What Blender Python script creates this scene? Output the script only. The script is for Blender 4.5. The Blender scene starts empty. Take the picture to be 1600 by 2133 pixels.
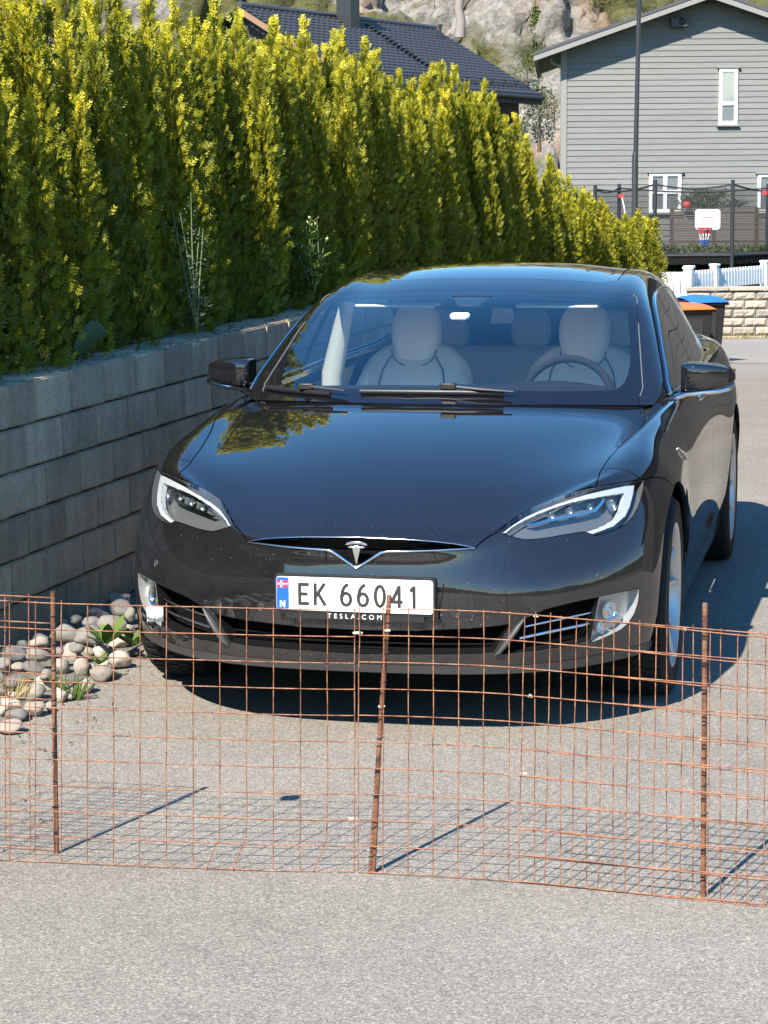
import bpy, bmesh, math, random
import numpy as np
from mathutils import Vector, Matrix
from mathutils.interpolate import poly_3d_calc
from mathutils.bvhtree import BVHTree
from mathutils.geometry import tessellate_polygon
R = math.radians
scene = bpy.context.scene
COL = scene.collection

# ------------------------------------------------------------------ camera
CF, CH, CTH, CRO = 4658.04, 1.79447, 0.144012, -0.0073761      # focal length (px of a 1600 px wide picture), height, pitch, roll
cam_data = bpy.data.cameras.new('camera')
cam_data.sensor_fit = 'HORIZONTAL'
cam_data.sensor_width = 36.0
cam_data.lens = CF / 1600.0 * 36.0
cam_data.clip_start = 0.05
cam_data.clip_end = 3000
cam = bpy.data.objects.new('camera', cam_data)
COL.objects.link(cam)
_fw = Vector((0, math.cos(CTH), -math.sin(CTH))); _r = Vector((1, 0, 0)); _u = Vector((0, math.sin(CTH), math.cos(CTH)))
_c, _s = math.cos(CRO), math.sin(CRO)
_r2 = _c * _r + _s * _u; _u2 = _c * _u - _s * _r
cam.matrix_world = Matrix(((_r2.x, _u2.x, -_fw.x, 0), (_r2.y, _u2.y, -_fw.y, 0), (_r2.z, _u2.z, -_fw.z, CH), (0, 0, 0, 1)))
scene.camera = cam

# ------------------------------------------------------------------ sky, sun, exposure
SUN = Vector((-0.332, -0.640, 0.693)).normalized()              # direction towards the sun
world = bpy.data.worlds.new('World'); scene.world = world; world.use_nodes = True
wn = world.node_tree.nodes; wl = world.node_tree.links
sky = wn.new('ShaderNodeTexSky'); sky.sky_type = 'NISHITA'; sky.sun_disc = False
sky.sun_elevation = math.asin(SUN.z); sky.sun_rotation = math.atan2(SUN.x, SUN.y)
sky.altitude = 0; sky.air_density = 1.5; sky.dust_density = 0.0; sky.ozone_density = 6.0
bg = wn['Background']; bg.inputs['Strength'].default_value = 0.108
hsv = wn.new('ShaderNodeHueSaturation'); hsv.inputs['Saturation'].default_value = 1.24
wl.new(sky.outputs[0], hsv.inputs['Color']); wl.new(hsv.outputs[0], bg.inputs[0])
sun_data = bpy.data.lights.new('sun', 'SUN'); sun_data.energy = 5.0; sun_data.angle = R(0.53); sun_data.color = (1.0, 0.93, 0.82)
sun = bpy.data.objects.new('sun', sun_data); COL.objects.link(sun)
sun.rotation_euler = SUN.to_track_quat('Z', 'Y').to_euler()
vs = scene.view_settings
vs.view_transform = 'Standard'; vs.look = 'None'; vs.gamma = 1.0; vs.exposure = 1.32; vs.use_curve_mapping = False
cy = scene.cycles
cy.use_denoising = True
try: cy.denoiser = 'OPENIMAGEDENOISE'
except Exception: pass
cy.max_bounces = 10; cy.glossy_bounces = 5; cy.transmission_bounces = 6; cy.transparent_max_bounces = 16; cy.diffuse_bounces = 3
cy.caustics_reflective = False; cy.caustics_refractive = False
cy.sample_clamp_indirect = 6.0

# ------------------------------------------------------------------ pixel -> place helpers (photograph pixels, 1600 x 2133)
CAMP = np.array([0, 0, CH])
def pray(px, py):
    x, y = px - 800.0, py - 1066.5
    x, y = x * _c + y * _s, -x * _s + y * _c
    X, u = x / CF, -y / CF
    return np.array([X, math.cos(CTH) + u * math.sin(CTH), -math.sin(CTH) + u * math.cos(CTH)])
def atY(px, py, Y):
    r = pray(px, py); return CAMP + r * (Y / r[1])
def atZ(px, py, z=0.0):
    r = pray(px, py); return CAMP + r * ((z - CH) / r[2])

# ------------------------------------------------------------------ materials
def new_mat(name):
    m = bpy.data.materials.new(name); m.use_nodes = True
    return m, m.node_tree.nodes, m.node_tree.links, m.node_tree.nodes['Principled BSDF']
def rgb(*c): return (c[0], c[1], c[2], 1.0)
def pm(name, col, rough=0.5, metal=0.0, spec=0.5, coat=0.0, coat_rough=0.03, emit=None, estr=0.0):
    m, n, l, b = new_mat(name)
    b.inputs['Base Color'].default_value = rgb(*col); b.inputs['Roughness'].default_value = rough
    b.inputs['Metallic'].default_value = metal; b.inputs['Specular IOR Level'].default_value = spec
    b.inputs['Coat Weight'].default_value = coat; b.inputs['Coat Roughness'].default_value = coat_rough
    if emit: b.inputs['Emission Color'].default_value = rgb(*emit); b.inputs['Emission Strength'].default_value = estr
    return m
def noise_node(n, l, scale, detail=4, rough=0.6, coord='Object', vec=None, dist=0.0):
    t = n.new('ShaderNodeTexNoise'); t.inputs['Scale'].default_value = scale; t.inputs['Detail'].default_value = detail
    t.inputs['Roughness'].default_value = rough; t.inputs['Distortion'].default_value = dist
    if vec is None:
        c = n.new('ShaderNodeTexCoord'); vec = c.outputs[coord]
    l.new(vec, t.inputs['Vector'])
    return t
def ramp(n, l, src, stops):
    r = n.new('ShaderNodeValToRGB'); e = r.color_ramp.elements
    while len(e) < len(stops): e.new(0.5)
    for k, (p, c) in enumerate(stops):
        e[k].position = p; e[k].color = rgb(*c) if len(c) == 3 else c
    l.new(src, r.inputs[0]); return r
def mix(n, l, fac, a, b, mode='MIX'):
    x = n.new('ShaderNodeMix'); x.data_type = 'RGBA'; x.blend_type = mode
    for key, v in ((0, fac), (6, a), (7, b)):
        if hasattr(v, 'default_value') or hasattr(v, 'links'): l.new(v, x.inputs[key])
        else: x.inputs[key].default_value = v if key == 0 else rgb(*v)
    return x.outputs[2]
def bump(n, l, b, src, strength, dist=0.01, nrm=None):
    x = n.new('ShaderNodeBump'); x.inputs['Strength'].default_value = strength; x.inputs['Distance'].default_value = dist
    l.new(src, x.inputs['Height'])
    if nrm is not None: l.new(nrm, x.inputs['Normal'])
    l.new(x.outputs[0], b.inputs['Normal']); return x.outputs[0]

# ------------------------------------------------------------------ object helpers
def link(o, parent=None):
    COL.objects.link(o)
    if parent is not None: o.parent = parent
    return o
def tag(o, label=None, cat=None, group=None, kind=None):
    if label: o['label'] = label
    if cat: o['category'] = cat
    if group: o['group'] = group
    if kind: o['kind'] = kind
    return o
def empty(name, loc=(0, 0, 0), rz=0.0, label=None, cat=None, group=None):
    o = bpy.data.objects.new(name, None); o.location = loc; o.rotation_euler = (0, 0, rz); o.empty_display_size = 0.1
    link(o); return tag(o, label, cat, group)
class MB:
    """collects polygons of one mesh"""
    def __init__(s): s.v = []; s.f = []; s.sm = []
    def add(s, verts, faces, smooth=False):
        b = len(s.v); s.v += [tuple(map(float, p)) for p in verts]; s.f += [tuple(b + i for i in f) for f in faces]; s.sm += [smooth] * len(faces); return s
    def box(s, lo, hi):
        x0, y0, z0 = lo; x1, y1, z1 = hi
        return s.add([(x0,y0,z0),(x1,y0,z0),(x1,y1,z0),(x0,y1,z0),(x0,y0,z1),(x1,y0,z1),(x1,y1,z1),(x0,y1,z1)],
                     [(0,3,2,1),(4,5,6,7),(0,1,5,4),(1,2,6,5),(2,3,7,6),(3,0,4,7)])
    def obox(s, o, ax, ay, az):
        """box spanned by three vectors from a corner"""
        o, ax, ay, az = (np.array(q, float) for q in (o, ax, ay, az))
        p = [o, o+ax, o+ax+ay, o+ay, o+az, o+ax+az, o+ax+ay+az, o+ay+az]
        return s.add(p, [(0,3,2,1),(4,5,6,7),(0,1,5,4),(1,2,6,5),(2,3,7,6),(3,0,4,7)])
    def tube(s, pts, rad, n=8, cap=True, smooth=True, squash=None):
        pts = [np.array(p, float) for p in pts]; m = len(pts); rad = [rad]*m if np.isscalar(rad) else rad
        vs = []; prev = None
        for k in range(m):
            t = pts[min(k+1, m-1)] - pts[max(k-1, 0)]; t = t/(np.linalg.norm(t)+1e-12)
            if prev is None:
                a = np.array([0,0,1.0]) if abs(t[2]) < 0.9 else np.array([1.0,0,0])
                u = np.cross(t, a)
            else: u = prev - t*np.dot(prev, t)
            u /= np.linalg.norm(u)+1e-12; prev = u; w = np.cross(t, u)
            for q in range(n):
                an = 2*math.pi*q/n
                vs.append(pts[k] + rad[k]*(math.cos(an)*u + math.sin(an)*w*(squash or 1)))
        fs = [(k*n+q, k*n+(q+1)%n, (k+1)*n+(q+1)%n, (k+1)*n+q) for k in range(m-1) for q in range(n)]
        s.add(vs, fs, smooth)
        if cap: s.add(vs[:n], [tuple(range(n))[::-1]]); s.add(vs[-n:], [tuple(range(n))])
        return s
    def lathe(s, prof, o=(0,0,0), axis='z', n=32, smooth=True, closed=False):
        """prof: (radius, height) pairs"""
        vs = []
        for r, h in prof:
            for q in range(n):
                an = 2*math.pi*q/n; a, b = r*math.cos(an), r*math.sin(an)
                p = {'z': (a, b, h), 'x': (h, a, b), 'y': (a, h, b)}[axis]
                vs.append((p[0]+o[0], p[1]+o[1], p[2]+o[2]))
        m = len(prof)
        fs = [(k*n+q, k*n+(q+1)%n, ((k+1)%m)*n+(q+1)%n, ((k+1)%m)*n+q) for k in range(m if closed else m-1) for q in range(n)]
        return s.add(vs, fs, smooth)
    def prism(s, poly, depth, M=None):
        """polygon (x, y) in the local xy plane, extruded along local z; M places it"""
        n = len(poly); pl = [Vector((p[0], p[1], 0)) for p in poly]
        vs = [Vector((p[0], p[1], 0)) for p in poly] + [Vector((p[0], p[1], depth)) for p in poly]
        if M is not None: vs = [M @ v for v in vs]
        tri = tessellate_polygon([pl])
        fs = [tuple(t) for t in tri] + [tuple(i + n for i in t) for t in tri] + [(i, (i+1) % n, (i+1) % n + n, i + n) for i in range(n)]
        return s.add(vs, fs)
    def mesh(s, name, mat=None, recalc=True):
        me = bpy.data.meshes.new(name); me.from_pydata(s.v, [], s.f)
        me.polygons.foreach_set('use_smooth', s.sm)
        if recalc:
            bm = bmesh.new(); bm.from_mesh(me); bmesh.ops.recalc_face_normals(bm, faces=bm.faces); bm.to_mesh(me); bm.free()
        if mat: me.materials.append(mat)
        me.update(); return me
    def build(s, name, mat=None, parent=None, recalc=True, bevel=0.0, seg=2):
        o = bpy.data.objects.new(name, s.mesh(name, mat, recalc)); link(o, parent)
        if bevel:
            m = o.modifiers.new('bevel', 'BEVEL'); m.width = bevel; m.segments = seg; m.limit_method = 'ANGLE'; m.angle_limit = R(35)
            for p in o.data.polygons: p.use_smooth = True
            o.data.set_sharp_from_angle(angle=R(50))
        return o
def copy_tree(o, parent=None):
    c = o.copy(); COL.objects.link(c); c.parent = parent
    for ch in list(o.children): copy_tree(ch, c)
    return c
def rrect(w, h, r, n=5):
    out = []
    for cx0, cy0, a0 in ((w/2-r, h/2-r, 0), (-w/2+r, h/2-r, 90), (-w/2+r, -h/2+r, 180), (w/2-r, -h/2+r, 270)):
        for k in range(n+1):
            a = R(a0 + 90*k/n); out.append((cx0 + r*math.cos(a), cy0 + r*math.sin(a)))
    return out
rng = random.Random(7)
nprng = np.random.default_rng(11)
# ================================================================== ground
def gz(Y):
    return 0.0 if Y < 14 else -0.045*((Y-14) - 6*(1-math.exp(-(Y-14)/6)))
def atG(px, py):
    r = pray(px, py); lo, hi = 2.0, 400.0
    for _ in range(60):
        t = (lo+hi)/2; p = CAMP + r*t
        if p[2] > gz(p[1]): lo = t
        else: hi = t
    return CAMP + r*lo
def asphalt_mat(name, tone, warm=1.0, stains=True):
    m, n, l, b = new_mat(name)
    tc = n.new('ShaderNodeTexCoord')
    v1 = n.new('ShaderNodeTexVoronoi'); v1.inputs['Scale'].default_value = 190; v1.inputs['Randomness'].default_value = 1; l.new(tc.outputs['Object'], v1.inputs['Vector'])
    g2 = noise_node(n, l, 170, 3, 0.65); big = noise_node(n, l, 0.55, 5, 0.6); mid = noise_node(n, l, 5.5, 5, 0.65)
    rc = n.new('ShaderNodeSeparateColor'); l.new(v1.outputs['Color'], rc.inputs[0])
    grain = ramp(n, l, rc.outputs[0], [(0.0, (.130*tone, .117*tone, .100*tone)), (.40, (.203*tone, .182*tone, .155*tone)), (.80, (.242*tone, .217*tone, .185*tone)), (1.0, (.345*tone, .31*tone, .265*tone))])
    fine = ramp(n, l, g2.outputs[0], [(.30, (.70, .70, .70)), (.50, (1, 1, 1)), (.70, (1.2, 1.2, 1.2))])
    c = mix(n, l, 1.0, grain.outputs[0], fine.outputs[0], 'MULTIPLY')
    if stains:
        bt = ramp(n, l, big.outputs[0], [(.30, (.86, .855, .85)), (.70, (1.06, 1.06, 1.06))]); c = mix(n, l, 1.0, c, bt.outputs[0], 'MULTIPLY')
        mt = ramp(n, l, mid.outputs[0], [(.30, (.93, .93, .93)), (.70, (1.05, 1.05, 1.05))]); c = mix(n, l, 1.0, c, mt.outputs[0], 'MULTIPLY')
    l.new(c, b.inputs['Base Color']); b.inputs['Roughness'].default_value = 0.85; b.inputs['Specular IOR Level'].default_value = 0.3
    bump(n, l, b, v1.outputs['Distance'], 0.4, 0.004)
    return m
M_ASPH = asphalt_mat('asphalt', 1.0); M_STREET = asphalt_mat('street_asphalt', 1.12)
def strip(name, x0, x1, ys, dz, mat, kind='structure', nx=2):
    xs = np.linspace(x0, x1, nx); vs = [(x, y, gz(y)+dz) for y in ys for x in xs]
    fs = [(k*nx+q, k*nx+q+1, (k+1)*nx+q+1, (k+1)*nx+q) for k in range(len(ys)-1) for q in range(nx-1)]
    return tag(MB().add(vs, fs, True).build(name, mat), kind=kind)
YS = [-40, 0, 10] + [14+k for k in range(0, 40)] + [60, 80, 110, 160, 260, 500, 900]
m, n, l, b = new_mat('soil'); nn_ = noise_node(n, l, 1.3, 6, .7); rr_ = ramp(n, l, nn_.outputs[0], [(.3, (.07, .06, .045)), (.7, (.13, .12, .07))]); l.new(rr_.outputs[0], b.inputs['Base Color']); b.inputs['Roughness'].default_value = .95
M_SOIL = m
strip('ground', -400, 400, YS, -0.012, M_SOIL)
Y_ST = atG(1600, 757)[1]; Y_WALL = atG(1520, 706)[1]
strip('driveway', -3.2, 12.0, [-10, 0, 7, 14] + [14+q for q in range(1, int(Y_ST-14)+1)] + [Y_ST + .02], 0.0, M_ASPH)
strip('street', -40, 60, list(np.arange(Y_ST, Y_WALL+1.2, 1.0)), 0.004, M_STREET)

# unseen wooded hills, added around the viewer to hide the yellow horizon in reflections
hv = []; HN = 90
for k in range(HN+1):
    an = R(-210 + 240*k/HN); rr_ = 260 + 40*math.sin(3*an); hh_ = 26 + 7*math.sin(5.3*an) + 5*math.sin(11*an+1) + rng.uniform(-2.5, 2.5)
    for q, (f_, z_) in enumerate(((.80, -2), (.90, hh_*.45), (1.0, hh_), (1.35, hh_*.9))): hv.append((rr_*f_*math.cos(an), rr_*f_*math.sin(an), z_))
hm, n, l, b = new_mat('added_hill_forest'); fn_ = noise_node(n, l, .22, 6, .7); fr2 = ramp(n, l, fn_.outputs[0], [(.3, (.012, .022, .008)), (.7, (.05, .07, .022))]); l.new(fr2.outputs[0], b.inputs['Base Color']); b.inputs['Roughness'].default_value = .95
tag(MB().add(hv, [(k*4+q, k*4+q+1, (k+1)*4+q+1, (k+1)*4+q) for k in range(HN) for q in range(3)], True).build('added_wooded_hills', hm, recalc=False), kind='structure')

# ================================================================== retaining wall on the left
def concrete_mat(name, base, var=0.25, streak=True):
    m, n, l, b = new_mat(name)
    oi = n.new('ShaderNodeObjectInfo'); tc = n.new('ShaderNodeTexCoord')
    ad = n.new('ShaderNodeVectorMath'); ad.operation = 'ADD'; l.new(tc.outputs['Object'], ad.inputs[0])
    sc = n.new('ShaderNodeVectorMath'); sc.operation = 'SCALE'; sc.inputs['Scale'].default_value = 1.0; l.new(oi.outputs['Location'], sc.inputs[0]); l.new(sc.outputs[0], ad.inputs[1])
    n1 = noise_node(n, l, 3.0, 5, .6, vec=ad.outputs[0]); n2 = noise_node(n, l, 60, 4, .6, vec=ad.outputs[0])
    c1 = ramp(n, l, n1.outputs[0], [(.25, tuple(k*(1-var) for k in base)), (.75, tuple(k*(1+var) for k in base))])
    c2 = ramp(n, l, n2.outputs[0], [(.3, (.82, .82, .82)), (.7, (1.14, 1.14, 1.14))])
    c = mix(n, l, 1.0, c1.outputs[0], c2.outputs[0], 'MULTIPLY')
    rv = ramp(n, l, oi.outputs['Random'], [(0, (.80, .80, .80)), (1, (1.16, 1.16, 1.16))]); c = mix(n, l, 1.0, c, rv.outputs[0], 'MULTIPLY')
    if streak:                                             # rain streaks running down the face
        mp = n.new('ShaderNodeMapping'); mp.inputs['Scale'].default_value = (16, 16, 1.1); l.new(ad.outputs[0], mp.inputs[0])
        n3 = noise_node(n, l, 1.0, 3, .5, vec=mp.outputs[0]); st = ramp(n, l, n3.outputs[0], [(.38, (.74, .72, .70)), (.6, (1.05, 1.05, 1.05))])
        c = mix(n, l, .5, c, st.outputs[0], 'MULTIPLY')
    l.new(c, b.inputs['Base Color']); b.inputs['Roughness'].default_value = .9; b.inputs['Specular IOR Level'].default_value = .25
    bump(n, l, b, n2.outputs[0], .35, .004); return m
M_BLOCK = concrete_mat('concrete_block', (.46, .365, .255)); M_FOOT = concrete_mat('concrete_footing', (.15, .13, .105), .3)
W0 = np.array(atY(0, 806, 8.7)); WD = pray(2300, 268); WD = WD/np.linalg.norm(WD)
WN = np.cross(WD, (0, 0, 1)); WN /= np.linalg.norm(WN)         # faces the driveway
CO, BL = 0.1755, 0.33
def wallp(t, h=0.0, out=0.0):                              # t metres along the wall from the picture's left edge, h above the top edge, out towards the drive
    return W0 + WD*t + np.array((0, 0, h)) + WN*out
T0, T1 = -5.3, 6.27
rw = empty('retaining_wall', tuple(wallp(0, -1.05)), 0, 'grey concrete block retaining wall below the tall hedge', 'wall')
rwo = Vector(rw.location)
WM = Matrix(((WD[0], -WN[0], 0, 0), (WD[1], -WN[1], 0, 0), (WD[2], -WN[2], 1, 0), (0, 0, 0, 1)))
def block_mesh(L, nm, H=CO, D=.22, j=.0035, r=.007):
    bm = bmesh.new(); bmesh.ops.create_cube(bm, size=1)
    for v in bm.verts: v.co = Vector((v.co.x*(L-2*j), v.co.y*D + D/2, v.co.z*(H-2.2*j)))
    bmesh.ops.bevel(bm, geom=[e for e in bm.edges if all(v.co.y < .01 for v in e.verts)], offset=r, segments=2, affect='EDGES')
    me = bpy.data.meshes.new(nm); bm.to_mesh(me); bm.free(); me.materials.append(M_BLOCK); return me
bme = block_mesh(BL, 'block'); bme2 = block_mesh(BL*.98, 'cap_block', D=.26)
for k in range(6):
    nb = int((T1-T0)/BL); off = (k % 2)*BL/2 + (.07 if k else 0)
    for q in range(nb):
        t = T0 + off + q*BL; p = wallp(t + BL/2, -CO*(k+.5), rng.uniform(-.0012, .0012))
        o = bpy.data.objects.new('block', bme if k else bme2); link(o, rw)
        o.matrix_local = Matrix.Translation(Vector(p) - rwo) @ WM @ Matrix.Rotation(rng.uniform(-.004, .004), 4, 'Z')
cb = MB(); A, B = wallp(T0, 0, -.03), wallp(6.6, 0, -.03)
cb.obox(wallp(T0, -1.40, -.03), WD*(6.6-T0), -WN*.14, (0, 0, 1.38)); cb.v = [tuple(Vector(v)-rwo) for v in cb.v]; cb.build('wall_core', pm('joint_shadow', (.05, .05, .048), .95), rw)
cb = MB().obox(wallp(T0, -1.48, .035), WD*(14.6-T0), -WN*.3, (0, 0, 1.48-6*CO)); cb.v = [tuple(Vector(v)-rwo) for v in cb.v]; cb.build('wall_footing', M_FOOT, rw)
# its lower continuation behind the car
def bed_z(t): return float(np.interp(t, [-20, 5.5, 6.6, 14.6, 40], [0, 0, -.05, -.66, -.66]))
q0, q1 = wallp(6.6, -.03, 0), wallp(14.6, bed_z(14.6), 0)
cb = MB().add([q0, q1, q1-WN*.2, q0-WN*.2] + [np.array((v[0], v[1], -.4)) for v in (q0, q1, q1-WN*.2, q0-WN*.2)], [(0,1,2,3),(0,4,5,1),(1,5,6,2),(2,6,7,3),(3,7,4,0)]); cb.v = [tuple(Vector(v)-rwo) for v in cb.v]; cb.build('lower_wall', M_BLOCK, rw)
# raised bed behind the wall
tb = MB(); tk = [-14, 5.5, 6.6, 14.6]; fr_ = [wallp(q, bed_z(q)-.06, -.20) for q in tk]
tb.add(fr_ + [p - WN*30 - np.array((0, 0, .3)) for p in fr_], [(k, k+1, k+5, k+4) for k in range(3)]); tag(tb.build('raised_bed', M_SOIL), kind='structure')

# ================================================================== hedge of thujas
def leaf_mat(name, c0, c1, c2, trans=.35, rough=.55):
    m, n, l, b = new_mat(name)
    at = n.new('ShaderNodeAttribute'); at.attribute_name = 'tone'; oi = n.new('ShaderNodeObjectInfo')
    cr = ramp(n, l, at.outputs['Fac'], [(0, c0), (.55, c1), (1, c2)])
    rv = ramp(n, l, oi.outputs['Random'], [(0, (.88, .90, .88)), (1, (1.10, 1.06, 1.0))]); c = mix(n, l, 1.0, cr.outputs[0], rv.outputs[0], 'MULTIPLY')
    l.new(c, b.inputs['Base Color']); b.inputs['Roughness'].default_value = rough; b.inputs['Specular IOR Level'].default_value = .35
    tr = n.new('ShaderNodeBsdfTranslucent'); l.new(c, tr.inputs[0]); mx = n.new('ShaderNodeMixShader'); mx.inputs[0].default_value = trans
    l.new(b.outputs[0], mx.inputs[1]); l.new(tr.outputs[0], mx.inputs[2]); l.new(mx.outputs[0], n['Material Output'].inputs[0]); return m
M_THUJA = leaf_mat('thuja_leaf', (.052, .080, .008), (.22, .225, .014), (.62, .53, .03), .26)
M_BARK = pm('bark', (.09, .065, .045), .9)
def leaf_mesh(name, pos, dirs, nrms, size, tone, template, mat):
    """stamps a flat template (list of (u, v) polygons, u along dir, v sideways) at many places in one numpy pass"""
    pos, dirs, nrms = (np.asarray(q, float) for q in (pos, dirs, nrms)); N = len(pos)
    dirs = dirs/np.linalg.norm(dirs, axis=1, keepdims=True); side = np.cross(nrms, dirs); side /= np.linalg.norm(side, axis=1, keepdims=True)+1e-9
    up = np.cross(dirs, side)
    tv = np.array([p for poly in template for p in poly], float); K = len(tv)
    if tv.shape[1] == 2: tv = np.c_[tv, np.zeros(K)]
    P = pos[:, None, :] + (dirs[:, None, :]*tv[None, :, 0:1] + side[:, None, :]*tv[None, :, 1:2] + up[:, None, :]*tv[None, :, 2:3])*np.asarray(size)[:, None, None]
    me = bpy.data.meshes.new(name); loops = []; starts = []; tot = []; c = 0
    idx = np.arange(N*K).reshape(N, K); nf = len(template); lens = [len(p) for p in template]
    me.vertices.add(N*K); me.vertices.foreach_set('co', P.reshape(-1))
    me.loops.add(N*K); me.loops.foreach_set('vertex_index', idx.reshape(-1).astype(np.int32))
    st = np.cumsum([0]+lens[:-1]); starts = (np.arange(N)[:, None]*K + st[None, :]).reshape(-1)
    me.polygons.add(N*nf); me.polygons.foreach_set('loop_start', starts.astype(np.int32)); me.polygons.foreach_set('loop_total', np.tile(lens, N).astype(np.int32))
    at = me.attributes.new('tone', 'FLOAT', 'POINT'); at.data.foreach_set('value', np.repeat(np.asarray(tone, float), K).astype(np.float32))
    me.update(calc_edges=True); me.validate(); me.materials.append(mat); return me
def fan(nb, L, w, spread):
    """a flat scale-leaf spray: a stem with side shoots"""
    T = [[(0, -w*.6), (L, -w*.3), (L*1.03, 0), (L, w*.3), (0, w*.6)]]
    for k in range(nb):
        u = L*(.12 + .78*k/(nb-1)); ln = L*(.42*(1-k/(nb+1.0)) + .14)
        for s in (-1, 1):
            a = spread*s; du, dv = math.cos(a), math.sin(a); z = .06*L*(1 if (k % 2) else -1)*(k/nb)
            T.append([(u - w*.5*dv*s*0, -w*.5*du*s*0, 0), (u + ln*.5*du - w*dv, ln*.5*dv + w*du, z), (u + ln*du, ln*dv, z*1.6), (u + ln*.5*du + w*dv, ln*.5*dv - w*du, z)])
    return [[(p[0], p[1], p[2] if len(p) > 2 else 0) for p in poly] for poly in T]
SPRAY = fan(3, 1.0, .10, .66)
def thuja_variant(seed, H=1.75, per=950):
    """several upright flame-shaped leaders, each clad in fans of scale leaves"""
    g = np.random.default_rng(seed); pos = []; dr = []; nm = []; sz = []; tn = []
    flames = [(0, 0, 1.0, .15)]
    for q in range(15):
        a = 2*math.pi*(q + .5*g.random())/15; r = .13 + .17*g.random(); flames.append((r*math.cos(a), r*math.sin(a), .66 + .31*g.random(), .11 + .05*g.random()))
    for (fx, fy, hf, fr) in flames:
        n_ = int(per*hf*(.55+.45*fr/.15)); Hf = H*hf; ph = g.random(4)*6.28; lx, ly = g.normal(0, .05, 2); ft = g.random()
        t = g.random(n_)**.9; an = g.random(n_)*2*math.pi
        prof_ = np.minimum(1, .62 + t*2.0)*np.clip(1.02-t, 0, 1)**.62
        lob = 1 + .22*np.sin(3*an + 9*t*hf + ph[0]) + .20*np.sin(17*t*hf + 2*an + ph[1]) + .12*np.sin(31*t*hf - an + ph[2])
        rad = fr*prof_*lob*(1 - .45*g.random(n_)**2.2)
        ox, oy = np.cos(an), np.sin(an)
        P = np.c_[fx*(1-.25*t) + lx*t + ox*rad, fy*(1-.25*t) + ly*t + oy*rad, t*Hf]
        D = np.c_[ox*.50, oy*.50, np.ones(n_)*.95] + g.normal(0, .20, (n_, 3))
        Nn = np.c_[-oy, ox, np.zeros(n_)] + g.normal(0, .40, (n_, 3))
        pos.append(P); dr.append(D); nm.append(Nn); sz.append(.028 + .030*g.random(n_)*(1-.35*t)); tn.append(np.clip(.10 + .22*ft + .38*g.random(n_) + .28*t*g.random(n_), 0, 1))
        for q in range(5):                                  # wispy leader tips
            k = 6; z = Hf*(1.0 + .012*q); pos.append(np.c_[g.normal(fx*.75+lx, .010, k), g.normal(fy*.75+ly, .010, k), np.full(k, z)]); dr.append(np.c_[g.normal(0, .25, k), g.normal(0, .25, k), np.ones(k)]); nm.append(g.normal(0, 1, (k, 3))); sz.append(.03+.03*g.random(k)); tn.append(.5+.5*g.random(k))
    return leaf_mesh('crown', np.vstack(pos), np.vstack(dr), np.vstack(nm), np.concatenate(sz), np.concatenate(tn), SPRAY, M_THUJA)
TH = [thuja_variant(100+k) for k in range(5)]
TRUNK = MB().tube([(0,0,-.1),(.01,0,.4),(0,.01,.8),(0,0,1.15)], [.035,.03,.02,.006], 8).mesh('trunk', M_BARK)
ytop = [(0,2.72),(9.6,2.70),(11,2.74),(12.3,2.74),(13.3,2.68),(14.2,2.58),(15.4,2.57),(17,2.57),(17.5,2.44),(18,2.31),(18.6,2.01),(19.2,1.90),(20.1,1.78),(21.1,1.64),(22.1,1.52),(23.2,1.44)]
t = -5.0; k = 0; hedge = []
while True:
    p = wallp(t, bed_z(t)-.03, -.47 + rng.uniform(-.05, .05))
    if p[1] > 23.5: break
    zt = np.interp(p[1], [a for a, _ in ytop], [b_ for _, b_ in ytop]) + rng.uniform(-.07, .08); hz = zt - p[2]
    hedge.append((p, hz, t)); t += .47 + rng.uniform(-.03, .03)
nh = len(hedge)
for k, (p, hz, t) in enumerate(hedge):
    o = empty('thuja_tree', tuple(p), rng.uniform(0, 6.28)); s = hz/1.78; wdt = float(np.interp(hz, [.6, 1.6], [.72, 1.0]))*rng.uniform(.94, 1.08)
    o.scale = (wdt, wdt, s)
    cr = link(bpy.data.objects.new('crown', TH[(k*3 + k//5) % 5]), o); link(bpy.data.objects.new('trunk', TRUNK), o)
    if p[1] > 18.3: lab = 'low younger thuja at the far stepped end of the clipped hedge'; gp = 'low thujas at the far end of the hedge'
    else: lab = 'tall green thuja in the dense hedge above the block wall'; gp = 'tall thujas of the hedge'
    tag(o, lab, 'tree', gp)
# ================================================================== boulders at the foot of the wall
def stone_mat(name, c0, c1):
    m, n, l, b = new_mat(name); oi = n.new('ShaderNodeObjectInfo'); tc = n.new('ShaderNodeTexCoord')
    ad = n.new('ShaderNodeVectorMath'); ad.operation = 'ADD'; l.new(tc.outputs['Object'], ad.inputs[0]); l.new(oi.outputs['Location'], ad.inputs[1])
    n1 = noise_node(n, l, 14, 6, .65, vec=ad.outputs[0]); n2 = noise_node(n, l, 120, 3, .6, vec=ad.outputs[0])
    r1 = ramp(n, l, n1.outputs[0], [(.3, c0), (.7, c1)]); r2 = ramp(n, l, n2.outputs[0], [(.35, (.7, .7, .7)), (.65, (1.15, 1.15, 1.15))])
    c = mix(n, l, 1.0, r1.outputs[0], r2.outputs[0], 'MULTIPLY'); rv = ramp(n, l, oi.outputs['Random'], [(0, (.75, .74, .74)), (.5, (1.0, .98, .95)), (1, (1.2, 1.16, 1.08))]); c = mix(n, l, 1.0, c, rv.outputs[0], 'MULTIPLY')
    l.new(c, b.inputs['Base Color']); b.inputs['Roughness'].default_value = .85; bump(n, l, b, n1.outputs[0], .6, .012); return m
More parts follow.
